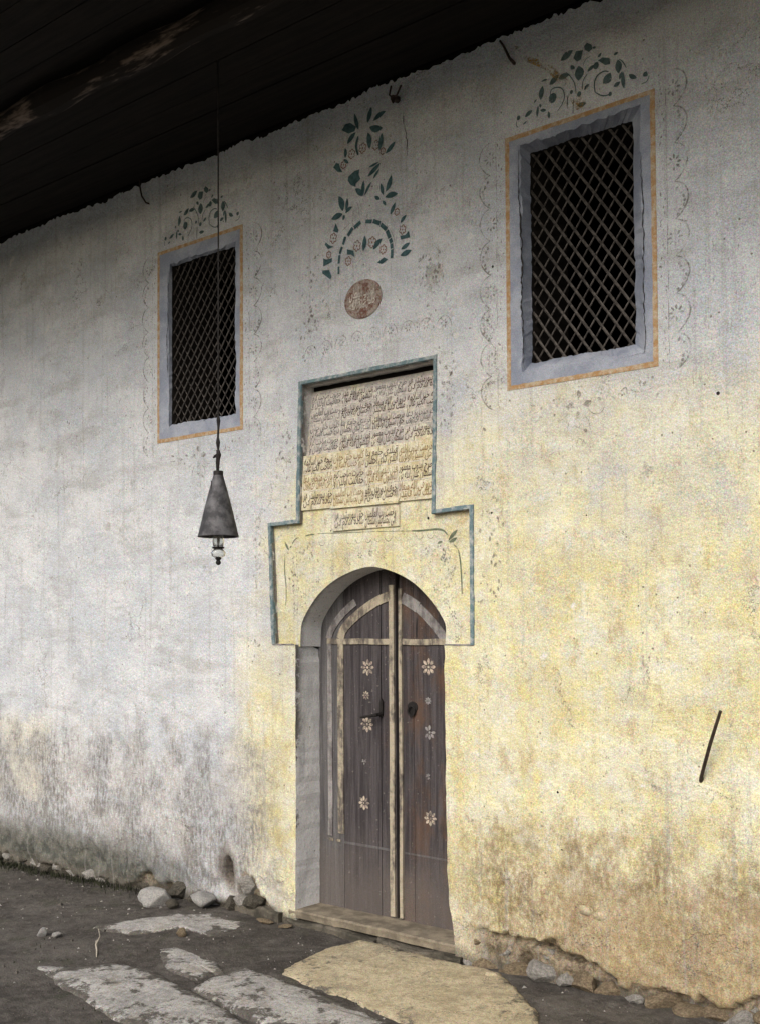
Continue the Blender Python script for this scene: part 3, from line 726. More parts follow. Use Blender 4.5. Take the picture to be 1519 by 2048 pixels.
# crack in the leaf, latch and ring pull
MB().prism([(-.111, 1.29), (-.1085, 1.29), (-.1075, 1.74), (-.1085, 2.14), (-.111, 2.14)], DY - .0012, DY + .004).build('crack', M['black'], leafL)
MB().prism([(.150, 1.73), (.158, 1.75), (.160, 1.84), (.155, 1.86), (.149, 1.80)], DY - .0012, DY + .004).build('crack', M['black'], leafR)
MB().prism([(-.112, 1.275), (-.090, 1.285), (-.088, 1.365), (-.100, 1.385), (-.112, 1.36)], DY - .014, DY + .002).tube([(-.100, DY - .012, 1.295), (-.105, DY - .05, 1.292), (-.15, DY - .055, 1.284), (-.225, DY - .05, 1.272)], [.011, .011, .009, .006], 8).build('latch_handle', M['black'], leafL)
mb = MB().prism([(.124 + .034 * math.cos(a) * (1 + .15 * math.sin(3 * a)), 1.337 + .040 * math.sin(a)) for a in np.linspace(0, 2 * math.pi, 17)[:-1]], DY - .005, DY + .002)
mb.tube([(.124 + .022 * math.cos(a), DY - .012 - .006 * math.sin(a * .5), 1.322 + .028 * math.sin(a)) for a in np.linspace(0, 2 * math.pi, 15)], .005, 6, False)
mb.build('ring_pull', M['black'], leafR)
# threshold and the course below it
def rough_box(name, x0, x1, y0, y1, z0, z1, mat, parent, n=22, amp=.010, seed=90):
    mb = MB(); xs = np.linspace(x0, x1, n); V = []
    prof = [(y1, z1), (y0 + .25 * (y1 - y0), z1), (y0 + .008, z1 - .002), (y0, z1 - .012), (y0 + .003, (z0 + z1) / 2), (y0 + .006, z0)]
    for x in xs:
        for i, (y, z) in enumerate(prof):
            k = 0 if i == 0 else 1
            V.append((x, y + k * amp * float(vnoise(x, z, 7, seed)) + k * amp * .5 * float(vnoise(x, z, 25, seed + 1)), z + k * amp * .7 * float(vnoise(x, y, 9, seed + 2))))
    m = len(prof); F = [(i * m + j, i * m + j + 1, (i + 1) * m + j + 1, (i + 1) * m + j) for i in range(n - 1) for j in range(m - 1)]
    F += [tuple(range(m)), tuple((n - 1) * m + j for j in range(m - 1, -1, -1))]
    return mesh(name, V, F, mat, parent)
sill_mat = simple('worn_threshold_stone', (.13, .112, .085), (.25, .215, .16), 9, bscale=22)
step = rough_box('threshold', -.66, .548, -.004, .30, .068, .118, sill_mat, bld, 40, .009, 90)
rough_box('footing_stone', -.70, .02, -.030, .2, -.08, .060, M['rock_d'], bld, 40, .034, 94)
rough_box('footing_stone', .03, .60, -.030, .2, -.08, .058, M['rock_d'], bld, 40, .036, 97)
rough_box('footing_stone', -1.16, -.71, -.030, .2, -.08, .085, M['rock_d'], bld, 18, .03, 99)

# ---------------------------------------------------------------- latticed windows
def window(spec, ang, pitch_, rad, seed, front, label, dep=.072):
    w = empty('window', (0, 0, 0), bld); w['label'] = label
    ox0, ox1, oz0, oz1 = spec['out']; px0, px1, pz0, pz1 = spec['op']; ix0, ix1, iz0, iz1 = spec['inn']
    def ring(t): return dens(rect(t), .04)
    def param(a, b, n=56):   # two rectangles sampled with equal counts
        def smp(t): r_ = rect(t); return [tuple(Vector(r_[i]).lerp(Vector(r_[(i + 1) % 4]), j / n)) for i in range(4) for j in range(n)]
        return smp(a), smp(b)
    lw = .024
    o, i = param(spec['out'], (ox0 + lw, ox1 - lw, oz0 + lw, oz1 - lw))
    jj = lambda q, a, sd: a * float(.5 * vnoise(q[0], q[1], 7, sd) + .45 * vnoise(q[0], q[1], 31, sd + 2) + .5 * vnoise(q[0], q[1], 80, sd + 1))
    i = [(q[0] + jj(q, .006, seed), q[1] + jj(q, .006, seed + 3)) for q in i]
    _, p = param(spec['out'], spec['op'])
    p = [(q[0] + jj(q, .026, seed + 5), q[1] + jj(q, .030, seed + 7)) for q in p]
    _, n_ = param(spec['out'], spec['inn'])
    n_ = [(q[0] + jj(q, .014, seed + 9), q[1] + jj(q, .016, seed + 11)) for q in n_]
    y = lambda q, b: b + .005 * float(vnoise(q[0], q[1], 9, seed))
    ribbon([[(q[0], .004, q[1]) for q in o], [(q[0], -.003, q[1]) for q in o], [(q[0], y(q, -.004), q[1]) for q in i]], 'orange_line', M['orange'], w, closed=True)
    ribbon([[(q[0], y(q, -.0035), q[1]) for q in i], [(q[0] * .55 + r_[0] * .45, y(q, -.003) , q[1] * .55 + r_[1] * .45) for q, r_ in zip(i, p)], [(q[0], y(q, -.002), q[1]) for q in p]], 'blue_surround', M['blue'], w, closed=True)
    ribbon([[(q[0], y(q, -.002), q[1]) for q in p], [(q[0] * .6 + r_[0] * .4, dep * .4 + jj(q, .01, 3), q[1] * .6 + r_[1] * .4) for q, r_ in zip(p, n_)], [(r_[0], dep, r_[1]) for r_ in n_]], 'reveal', M['blue'], w, closed=True)
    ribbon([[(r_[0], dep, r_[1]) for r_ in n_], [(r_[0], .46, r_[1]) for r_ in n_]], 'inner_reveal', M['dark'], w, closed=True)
    # iron lattice, each bar its own piece
    for sgn, yy in ((-1, dep + (.016 if front < 0 else .032)), (1, dep + (.032 if front < 0 else .016))):
        d = Vector((math.cos(ang), sgn * math.sin(ang))); stepx = pitch_
        cx = (ix0 + ix1) / 2; cz = (iz0 + iz1) / 2; half = int(((ix1 - ix0) + (iz1 - iz0) / math.tan(ang)) / 2 / stepx) + 1
        for k in range(-half, half + 1):
            q = Vector((cx + (k + .35) * stepx + random.uniform(-.003, .003), cz)); t0, t1 = -9., 9.
            for c_, dd, lo, hi in ((q.x, d.x, ix0 - .012, ix1 + .012), (q.y, d.y, iz0 - .012, iz1 + .012)):
                a, b = (lo - c_) / dd, (hi - c_) / dd
                t0 = max(t0, min(a, b)); t1 = min(t1, max(a, b))
            if t1 - t0 < .05: continue
            a = q + d * t0; b = q + d * t1; m = a.lerp(b, .5); bow = random.uniform(-.004, .004)
            MB().tube([(a.x, yy, a.y), (m.x + bow, yy + random.uniform(-.003, .003), m.y), (b.x, yy, b.y)], rad * (1.12 if sgn == front else .72), 6).build('bar', M['iron_w'], w)
    return w
wr = window(RW, R(55), .0735, .0068, 200, -1, 'large latticed window at the upper right in a blue band with orange line')
wl = window(LW, R(54), .066, .0046, 300, 1, 'latticed window at the upper left in a blue band with orange line, behind the lamp cord', .022)
# cracks along the painted bands
def crack(pts, w_, y, parent, name='crack', mat='black'):
    P = dens(pts, .012, .010, random.randint(1, 999), False); n = len(P); mb = MB(); V = []
    for i, q in enumerate(P):
        ww = w_ * (.35 + abs(float(vnoise(q[0], q[1], 40, 9))) * 2.2) * min(1, .3 + 4 * min(i, n - 1 - i) / n)
        V += [(q[0] - ww, y(q) if callable(y) else y, q[1] + ww * .3), (q[0] + ww, y(q) if callable(y) else y, q[1] - ww * .3)]
    mb.add(V, [(2 * i, 2 * i + 1, 2 * i + 3, 2 * i + 2) for i in range(n - 1)]); return mb.build(name, M[mat], parent)
crack([(.992, 4.27), (.990, 4.0), (1.000, 3.75), (1.004, 3.5), (1.002, 3.3), (1.012, 3.13)], .0042, -.0075, wr)
crack([(1.668, 4.05), (1.672, 3.6), (1.674, 3.3), (1.668, 3.10), (1.55, 3.098)], .003, -.0075, wr)
crack([(-1.752, 4.22), (-1.765, 4.0), (-1.768, 3.7), (-1.77, 3.5)], .003, -.0075, wl)
wy_ = lambda q: float(wall_y(q[0], q[1])) - .003
crack([(.245, 4.70), (.250, 4.62), (.262, 4.56), (.268, 4.44)], .0028, wy_, wall)
crack([(1.27, 4.47), (1.275, 4.40)], .002, wy_, wall)

# ---------------------------------------------------------------- stencilled ornament on the plaster (flat paint)
BOUQUET= [('L', (-0.02, 4.718), (0.01, 4.804), 0.016), ('L', (0.02, 4.717), (0.115, 4.746), 0.0172), ('L', (-0.006, 4.69), (0.092, 4.655), 0.0218), ('L', (-0.084, 4.696), (-0.115, 4.802), 0.0143), ('P', [(-0.211, 4.729), (-0.185, 4.758), (-0.147, 4.756), (-0.102, 4.719), (-0.114, 4.696), (-0.159, 4.695)]), ('L', (-0.106, 4.688), (-0.171, 4.636), 0.0183), ('C', [(-0.088, 4.659), (-0.108, 4.607), (-0.088, 4.549)], 0.0171), ('L', (-0.017, 4.662), (-0.003, 4.559), 0.0172), ('L', (0.085, 4.629), (0.066, 4.528), 0.016), ('L', (0.181, 4.552), (0.109, 4.502), 0.0143), ('L', (-0.186, 4.617), (-0.186, 4.556), 0.0115), ('P', [(-0.276, 4.525), (-0.255, 4.547), (-0.232, 4.537), (-0.221, 4.503), (-0.206, 4.479), (-0.244, 4.491)]), ('L', (-0.198, 4.553), (-0.16, 4.519), 0.0092), ('P', [(-0.164, 4.441), (-0.115, 4.463), (-0.078, 4.461), (-0.085, 4.431), (-0.071, 4.404), (-0.108, 4.385), (-0.108, 4.365), (-0.149, 4.39), (-0.168, 4.419)]), ('L', (-0.011, 4.455), (0.062, 4.466), 0.008), ('L', (-0.019, 4.402), (0.076, 4.457), 0.016), ('L', (0.021, 4.377), (0.069, 4.424), 0.0092), ('L', (-0.056, 4.299), (-0.112, 4.357), 0.016), ('L', (-0.053, 4.298), (-0.048, 4.39), 0.0143), ('L', (-0.042, 4.298), (0.01, 4.365), 0.0103), ('L', (0.111, 4.282), (0.151, 4.368), 0.0172), ('L', (0.093, 4.266), (0.076, 4.34), 0.0115), ('L', (0.104, 4.252), (0.196, 4.248), 0.0172), ('L', (0.032, 4.275), (0.071, 4.248), 0.0103), ('L', (0.086, 4.236), (0.111, 4.201), 0.0103), ('L', (-0.207, 4.248), (-0.237, 4.344), 0.02), ('L', (-0.184, 4.243), (-0.173, 4.319), 0.0115), ('L', (-0.188, 4.232), (-0.135, 4.257), 0.0115), ('L', (-0.207, 4.231), (-0.296, 4.22), 0.02), ('L', (-0.196, 4.225), (-0.204, 4.192), 0.0086), ('L', (0.142, 4.142), (0.178, 4.204), 0.0143), ('L', (0.212, 4.077), (0.255, 4.114), 0.0126), ('P', [(0.208, 4.007), (0.243, 4.002), (0.271, 4.021), (0.278, 3.98), (0.212, 3.984)]), ('L', (0.215, 3.927), (0.278, 3.952), 0.0143), ('L', (0.211, 3.892), (0.291, 3.905), 0.016), ('P', [(-0.261, 4.188), (-0.238, 4.141), (-0.246, 4.128), (-0.281, 4.145)]), ('P', [(-0.349, 4.081), (-0.34, 4.094), (-0.316, 4.071), (-0.279, 4.053), (-0.324, 4.049)]), ('P', [(-0.364, 4.004), (-0.34, 3.99), (-0.293, 3.989), (-0.297, 3.966), (-0.332, 3.959), (-0.364, 3.954)]), ('P', [(-0.372, 3.932), (-0.317, 3.923), (-0.298, 3.878), (-0.31, 3.865), (-0.372, 3.914)]), ('L', (-0.059, 3.977), (-0.043, 4.066), 0.0143), ('L', (0.015, 3.97), (0.081, 4.02), 0.0172), ('P', [(-0.178, 4.016), (-0.129, 3.996), (-0.122, 3.957), (-0.148, 3.977), (-0.178, 3.984)]), ('P', [(0.043, 3.889), (0.094, 3.909), (0.123, 3.889), (0.079, 3.873)]), ('C', [(-0.245, 3.928), (-0.245, 3.884)], 0.0139), ('C', [(-0.238, 3.994), (-0.243, 3.945)], 0.016), ('C', [(-0.216, 4.039), (-0.235, 4.002)], 0.0171), ('C', [(-0.189, 4.092), (-0.208, 4.049)], 0.0181), ('C', [(-0.132, 4.131), (-0.17, 4.093)], 0.0213), ('C', [(-0.072, 4.151), (-0.121, 4.128)], 0.0235), ('C', [(-0.035, 4.145), (0.012, 4.134)], 0.0224), ('C', [(0.02, 4.135), (0.07, 4.108)], 0.0245), ('C', [(0.074, 4.102), (0.113, 4.064)], 0.0245), ('C', [(0.115, 4.058), (0.134, 4.011)], 0.0245), ('C', [(0.136, 4.006), (0.146, 3.98)], 0.0224), ('C', [(0.146, 3.976), (0.149, 3.947)], 0.0203), ('C', [(0.151, 3.942), (0.151, 3.891)], 0.0203)]
ROSES= [('F', (-0.055, 4.58), 0.0275), ('F', (0.041, 4.57), 0.0258), ('F', (0.091, 4.521), 0.0183), ('F', (-0.137, 4.568), 0.0258), ('F', (-0.198, 4.521), 0.0218), ('F', (-0.281, 4.104), 0.0275), ('F', (-0.103, 4.019), 0.0286), ('F', (0.008, 4.014), 0.0298), ('F', (0.087, 3.956), 0.0241), ('F', (-0.171, 3.944), 0.0241), ('F', (0.226, 4.037), 0.0241), ('F', (0.188, 4.147), 0.0183), ('F', (-0.32, 4.015), 0.0195)]
SKETCH= [('C', [(-0.086, 4.291), (-0.061, 4.232), (-0.065, 4.181)], 0.0032), ('C', [(-0.027, 4.276), (-0.031, 4.213), (-0.02, 4.153)], 0.0032), ('C', [(-0.116, 4.298), (-0.086, 4.244), (-0.08, 4.167)], 0.0027), ('C', [(0.01, 4.266), (-0.009, 4.214), (-0.024, 4.165)], 0.0027), ('C', [(-0.246, 4.108), (-0.2, 4.138), (-0.147, 4.166), (-0.087, 4.175)], 0.0027), ('C', [(-0.271, 3.901), (-0.262, 3.982), (-0.239, 4.047)], 0.0027), ('C', [(0.172, 3.886), (0.176, 3.959), (0.145, 4.056), (0.088, 4.121)], 0.0027), ('C', [(-0.119, 3.892), (-0.089, 3.926), (-0.051, 3.947)], 0.0032), ('C', [(-0.396, 3.761), (-0.341, 3.798), (-0.318, 3.823)], 0.0032), ('C', [(0.144, 3.887), (0.145, 3.796), (0.144, 3.712)], 0.0027), ('C', [(-0.225, 3.792), (-0.23, 3.676), (-0.211, 3.567), (-0.121, 3.557)], 0.0027)]
SPRAY= [('L', (1.237, 4.658), (1.307, 4.689), 0.0178), ('P', [(1.309, 4.647), (1.324, 4.678), (1.363, 4.67), (1.351, 4.627), (1.329, 4.622)]), ('P', [(1.369, 4.688), (1.386, 4.699), (1.411, 4.679), (1.414, 4.658), (1.394, 4.649), (1.372, 4.669)]), ('L', (1.336, 4.524), (1.337, 4.599), 0.0249), ('L', (1.294, 4.615), (1.317, 4.592), 0.0107), ('L', (1.384, 4.554), (1.429, 4.575), 0.0107), ('B', (1.432, 4.569), 0.0166), ('P', [(1.443, 4.591), (1.468, 4.598), (1.506, 4.58), (1.509, 4.551), (1.481, 4.555)]), ('L', (1.55, 4.558), (1.554, 4.488), 0.0178), ('C', [(1.427, 4.433), (1.42, 4.481), (1.434, 4.517), (1.473, 4.529), (1.5, 4.516)], 0.0077), ('L', (1.469, 4.465), (1.511, 4.507), 0.0237), ('C', [(1.43, 4.434), (1.46, 4.407), (1.493, 4.399), (1.512, 4.406)], 0.0066), ('B', (1.507, 4.402), 0.0101), ('L', (1.526, 4.432), (1.562, 4.445), 0.0118), ('L', (1.559, 4.456), (1.573, 4.492), 0.0077), ('L', (1.582, 4.404), (1.577, 4.491), 0.0095), ('L', (1.607, 4.466), (1.649, 4.434), 0.0112), ('L', (1.681, 4.431), (1.699, 4.45), 0.013), ('C', [(1.67, 4.398), (1.701, 4.4), (1.712, 4.426)], 0.0044), ('C', [(1.595, 4.502), (1.576, 4.541), (1.558, 4.557)], 0.0055), ('L', (1.441, 4.607), (1.463, 4.623), 0.0071), ('L', (1.528, 4.588), (1.553, 4.592), 0.0071), ('L', (1.414, 4.665), (1.436, 4.66), 0.0059), ('C', [(1.355, 4.476), (1.358, 4.517), (1.384, 4.544)], 0.005), ('C', [(1.321, 4.462), (1.316, 4.515), (1.293, 4.559), (1.265, 4.591)], 0.005), ('L', (1.366, 4.468), (1.395, 4.489), 0.0089), ('C', [(1.362, 4.593), (1.374, 4.62), (1.402, 4.626)], 0.0033), ('L', (1.171, 4.556), (1.224, 4.592), 0.0154), ('L', (1.224, 4.571), (1.282, 4.57), 0.0142), ('L', (1.124, 4.588), (1.16, 4.589), 0.0053), ('B', (1.188, 4.483), 0.0237), ('C', [(1.176, 4.502), (1.177, 4.528), (1.206, 4.534), (1.247, 4.516), (1.258, 4.471), (1.246, 4.438), (1.216, 4.406)], 0.0061), ('L', (1.12, 4.494), (1.133, 4.564), 0.0154), ('L', (1.081, 4.49), (1.096, 4.506), 0.0053), ('L', (1.111, 4.475), (1.12, 4.454), 0.0065), ('L', (1.116, 4.442), (1.152, 4.431), 0.0083), ('L', (1.026, 4.432), (1.072, 4.456), 0.0112), ('L', (1.098, 4.41), (1.105, 4.472), 0.0077), ('L', (1.164, 4.422), (1.169, 4.383), 0.0083), ('B', (0.988, 4.441), 0.0118), ('L', (1.013, 4.399), (1.038, 4.41), 0.0047), ('C', [(0.977, 4.426), (0.973, 4.405), (0.986, 4.391)], 0.0044), ('B', (1.338, 4.456), 0.013), ('L', (1.326, 4.403), (1.377, 4.398), 0.0118), ('C', [(1.309, 4.444), (1.304, 4.405), (1.304, 4.368)], 0.0044), ('B', (1.295, 4.48), 0.0095)]
STAIN= [('P', [(0.95, 4.839), (1.036, 4.788), (1.054, 4.739), (1.108, 4.71), (1.202, 4.636), (1.27, 4.556), (1.382, 4.411), (1.376, 4.387), (1.325, 4.377), (1.275, 4.46), (1.224, 4.545), (1.154, 4.636), (1.023, 4.733), (0.95, 4.812)])]
FESTOON= [('L', (1.312, 2.976), (1.315, 2.932), 0.0126), ('P', [(1.234, 2.903), (1.279, 2.922), (1.292, 2.888), (1.256, 2.89)]), ('L', (1.339, 2.899), (1.387, 2.912), 0.016), ('L', (1.308, 2.832), (1.308, 2.873), 0.0126), ('L', (1.425, 2.899), (1.422, 2.927), 0.0126), ('C', [(1.278, 2.853), (1.255, 2.821), (1.247, 2.772)], 0.0043), ('C', [(1.333, 2.853), (1.367, 2.822), (1.377, 2.767)], 0.0043), ('C', [(1.365, 2.871), (1.397, 2.843), (1.44, 2.847), (1.451, 2.874)], 0.0043), ('C', [(1.256, 2.87), (1.234, 2.843), (1.194, 2.833)], 0.0043), ('C', [(1.402, 2.981), (1.431, 2.974), (1.447, 2.957), (1.436, 2.939)], 0.0043), ('P', [(1.288, 2.804), (1.31, 2.792), (1.332, 2.809), (1.315, 2.781), (1.294, 2.787)]), ('C', [(1.298, 2.693), (1.304, 2.734), (1.328, 2.731), (1.335, 2.693)], 0.0048), ('L', (1.337, 2.776), (1.359, 2.759), 0.0086), ('C', [(1.462, 2.921), (1.483, 2.928), (1.514, 2.904), (1.535, 2.93)], 0.0075), ('C', [(1.541, 2.937), (1.572, 2.956), (1.576, 2.924), (1.551, 2.911)], 0.0064), ('C', [(1.592, 2.941), (1.607, 2.927), (1.62, 2.925)], 0.0053), ('L', (1.638, 2.958), (1.643, 2.976), 0.0069), ('L', (1.658, 2.946), (1.673, 2.967), 0.0069), ('L', (1.684, 2.975), (1.684, 2.994), 0.0069), ('L', (1.703, 2.972), (1.706, 2.988), 0.0069), ('C', [(1.032, 2.899), (1.064, 2.89), (1.087, 2.897)], 0.0053), ('L', (1.122, 2.908), (1.156, 2.898), 0.0115), ('L', (1.041, 2.933), (1.076, 2.924), 0.0069), ('L', (1.099, 2.916), (1.107, 2.905), 0.0092), ('L', (1.172, 2.871), (1.183, 2.865), 0.0086), ('L', (1.184, 2.919), (1.212, 2.918), 0.008), ('L', (1.168, 2.942), (1.184, 2.944), 0.0069)]
PBORDER= [('C', [(0.259, 2.34), (0.332, 2.337), (0.431, 2.341), (0.475, 2.331), (0.501, 2.304)], 0.0114), ('C', [(0.543, 2.248), (0.573, 2.222), (0.585, 2.158), (0.591, 2.072), (0.592, 1.98)], 0.0092), ('C', [(-0.535, 2.356), (-0.492, 2.363), (-0.466, 2.361)], 0.0085), ('C', [(-0.644, 2.314), (-0.622, 2.341), (-0.589, 2.351)], 0.0057), ('C', [(-0.705, 2.236), (-0.713, 2.155), (-0.7, 2.042), (-0.706, 1.937)], 0.0064), ('L', (-0.672, 2.275), (-0.71, 2.333), 0.0076), ('L', (-0.666, 2.291), (-0.649, 2.302), 0.0046), ('L', (0.505, 2.272), (0.57, 2.329), 0.0107), ('L', (0.509, 2.264), (0.565, 2.286), 0.0092), ('L', (0.465, 2.27), (0.43, 2.261), 0.0076), ('C', [(-0.439, 2.366), (-0.222, 2.357), (0.015, 2.351), (0.259, 2.34)], 0.0036)]
def leaf_poly(b, t, hw):
    b = Vector(b); t = Vector(t); d = t - b; L = d.length; n_ = Vector((-d.y, d.x)) / max(L, 1e-6); hw = hw * random.uniform(.9, 1.1); k = random.uniform(-.18, .18) * hw * 2
    prof = ((0, 0), (.12, .45), (.3, .85), (.5, 1.0), (.7, .82), (.88, .42), (1, 0))
    A = [b + d * s_ + n_ * (w_ * hw + k * s_ * (1 - s_) * 4) for s_, w_ in prof]; B = [b + d * s_ + n_ * (-w_ * hw + k * s_ * (1 - s_) * 4) for s_, w_ in prof[1:-1]]
    return [(q.x, q.y) for q in A + B[::-1]]
def stroke(pts, w_):
    P = [Vector(q) for q in (smooth_poly(pts, 2) if len(pts) > 2 else pts)]; n = len(P); A = []; B = []
    for i, q in enumerate(P):
        t = (P[min(i + 1, n - 1)] - P[max(i - 1, 0)]).normalized(); nn = Vector((-t.y, t.x)) * w_ / 2 * (1 if n == 2 else (.5 + .5 * math.sin(math.pi * (i + .5) / n)))
        A.append(q + nn); B.append(q - nn)
    return [(q.x, q.y) for q in A + B[::-1]]
class Paint:
    def __init__(self, yf, lift=.0028): self.mb = MB(); self.yf = yf; self.lift = lift
    def poly(self, P, dx=0, dz=0):
        n = len(P); c = (sum(p[0] for p in P) / n, sum(p[1] for p in P) / n)
        # strokes are fanned as quads, compact shapes as one polygon
        self.mb.add([(p[0] + dx, float(self.yf(p[0] + dx, p[1] + dz)) - self.lift, p[1] + dz) for p in P], [tuple(range(n))])
    def quads(self, P, dx=0, dz=0):
        n = len(P); h = n // 2
        self.mb.add([(p[0] + dx, float(self.yf(p[0] + dx, p[1] + dz)) - self.lift, p[1] + dz) for p in P], [(i, i + 1, n - 2 - i, n - 1 - i) for i in range(h - 1)])
    def items(self, L, dx=0, dz=0):
        for it in L:
            if it[0] == 'L': self.poly(leaf_poly(it[1], it[2], it[3]), dx, dz)
            elif it[0] == 'P': self.poly(it[1], dx, dz)
            elif it[0] == 'C': self.quads(stroke(it[1], it[2]), dx, dz)
            elif it[0] == 'B':
                c, r_ = it[1], it[2]; self.poly([(c[0] + r_ * .95 * math.cos(a), c[1] + r_ * 1.1 * math.sin(a)) for a in np.linspace(0, 2 * math.pi, 11)[:-1]], dx, dz)
            elif it[0] == 'F':
                c, r_ = it[1], it[2]
                for k in range(6):
                    a = k * math.pi / 3 + .3; q = (c[0] + .62 * r_ * math.cos(a), c[1] + .72 * r_ * math.sin(a))
                    self.quads(stroke([(q[0] + .36 * r_ * math.cos(b_), q[1] + .40 * r_ * math.sin(b_)) for b_ in np.linspace(a - 2.2, a + 2.2, 6)], .0065), dx, dz)
                self.poly([(c[0] + .22 * r_ * math.cos(a), c[1] + .25 * r_ * math.sin(a)) for a in np.linspace(0, 2 * math.pi, 8)[:-1]], dx, dz)
        return self
    def build(self, name, mat, parent): return self.mb.build(name, M[mat], parent)
for it in BOUQUET: Paint(wall_y).items([it]).build('painted_leaf' if it[0] != 'C' else 'painted_arch_block', 'p_teal', wall)
for it in ROSES: Paint(wall_y, .0024).items([it]).build('painted_rose', 'p_rose', wall)['kind'] = 'stuff'
Paint(wall_y, .0022).items(SKETCH).build('painted_stems', 'p_line', wall)['kind'] = 'stuff'
for dx_, dz_ in ((0, 0), (-2.782, .012)):
    for it in SPRAY: Paint(wall_y).items([it], dx_, dz_).build('painted_leaf' if it[0] != 'C' else 'painted_tendril', 'p_spray', wall)
Paint(wall_y, .0036).items(STAIN).build('yellow_stain', 'p_stain', wall)
Paint(wall_y).items(FESTOON).build('painted_festoon', 'p_faint', wall)['kind'] = 'stuff'
Paint(wall_y).items(FESTOON, -2.782, .030).build('painted_festoon', 'p_faint', wall)['kind'] = 'stuff'
def scallop(x0, dr, z1, z0, mat, name='painted_border'):
    p_ = Paint(wall_y); z = z1; per = .176; k = 0
    while z > z0:
        b = per * random.uniform(.96, 1.04)
        p_.quads(stroke([(x0, z), (x0 + dr * .045, z - .02), (x0 + dr * .068, z - b * .42), (x0 + dr * .055, z - b * .68), (x0 + dr * .02, z - b * .93), (x0 - dr * .004, z - b)], .0085))
        if k % 2:
            for i in range(7):
                t = i / 6; a = (x0 + dr * (.012 + .03 * math.sin(math.pi * t)) + random.uniform(-.006, .006), z - b * (.15 + .7 * t)); p_.poly(leaf_poly(a, (a[0] + random.uniform(-.012, .012), a[1] - random.uniform(.014, .022)), .0075))
        else:
            for i in range(8):
                an = i * math.pi / 4; c_ = (x0 - dr * .004, z - b * .5); p_.poly(leaf_poly((c_[0] + .014 * math.cos(an), c_[1] + .016 * math.sin(an)), (c_[0] + .038 * math.cos(an), c_[1] + .042 * math.sin(an)), .0055))
        for i in range(6):
            xx = x0 - dr * random.uniform(.045, .075); zz = z - b * (i + random.random() * .6) / 6
            p_.poly(leaf_poly((xx, zz), (xx + random.uniform(-.006, .006), zz - random.uniform(.010, .022)), .0038))
        p_.quads(stroke([(x0 - dr * .042, z - b * .05), (x0 - dr * .040, z - b * .5), (x0 - dr * .042, z - b * .92)], .004))
        z -= b; k += 1
    o_ = p_.build(name, mat, wall); o_['kind'] = 'stuff'; return o_
scallop(1.833, 1, 4.42, 3.06, 'p_line'); scallop(.808, -1, 4.36, 3.02, 'p_faint'); scallop(-.948, 1, 4.36, 3.05, 'p_faint'); scallop(-1.972, -1, 4.36, 3.05, 'p_faint')
# scalloped row under the medallion and beside the tablet
p_ = Paint(wall_y); x = -.47
while x < .52:
    z = 3.455 + .025 * math.sin((x + .5) * 3); p_.quads(stroke([(x - .052, z - .03), (x - .04, z + .022), (x, z + .045), (x + .04, z + .022), (x + .052, z - .03)], .006))
    for i in range(6):
        a = i * math.pi / 3; p_.poly(leaf_poly((x + .008 * math.cos(a), z + .008 * math.sin(a)), (x + .024 * math.cos(a), z + .026 * math.sin(a)), .0048))
    x += .122
p_.build('painted_border', 'p_faint', wall)['kind'] = 'stuff'
def flecks(cx, cz, rx, rz, n, yf, mat, parent, sz=.016, name='painted_sprig'):
    p_ = Paint(yf)
    for i in range(n):
        x = random.gauss(cx, rx); z = random.gauss(cz, rz); a = random.uniform(.6, 2.5); L = random.uniform(.5, 1.2) * sz
        p_.poly(leaf_poly((x, z), (x + L * math.cos(a), z + L * math.sin(a)), L * .28))
    o_ = p_.build(name, mat, parent); o_['kind'] = 'stuff'; return o_
for (cx, cz, rx, rz, n) in ((-.47, 3.62, .05, .12, 46), (.40, 3.70, .05, .13, 40), (-.44, 3.86, .03, .08, 12), (.52, 3.08, .03, .20, 46), (-.68, 2.85, .03, .22, 46), (.80, 2.3, .03, .28, 50), (-.93, 2.2, .03, .3, 30), (-2.5, 3.4, .5, .3, 26)):
    flecks(cx, cz, rx, rz, n, wall_y, 'p_faint', wall, .026)
Paint(panel_y, .0022).items(PBORDER).build('painted_frame', 'p_green', panel)['kind'] = 'stuff'
for (cx, cz, rx, rz, n, m_) in ((.50, 2.12, .035, .10, 60, 'p_line'), (.42, 2.20, .06, .03, 30, 'p_line'), (-.62, 2.12, .04, .11, 50, 'p_faint'), (-.55, 2.24, .06, .03, 24, 'p_faint')):
    flecks(cx, cz, rx, rz, n, panel_y, m_, panel, .020)
p_ = Paint(panel_y, .0022)      # little flowers following the arch, and a scalloped row under the frame line
for i in range(3, len(arch) - 3, 4):
    q = arch[i]; n_ = Vector((q[0] + .05, q[1] - 1.7)).normalized(); c_ = Vector(q) + n_ * .075
    for k in range(6):
        a = k * math.pi / 3; p_.poly(leaf_poly((c_.x + .006 * math.cos(a), c_.y + .006 * math.sin(a)), (c_.x + .020 * math.cos(a), c_.y + .022 * math.sin(a)), .0042))
for i in range(13):
    x = -.48 + i * .072; p_.quads(stroke([(x - .026, 2.315), (x - .015, 2.293), (x + .01, 2.290), (x + .026, 2.312)], .005))
p_.build('painted_flowers', 'p_line', panel)['kind'] = 'stuff'
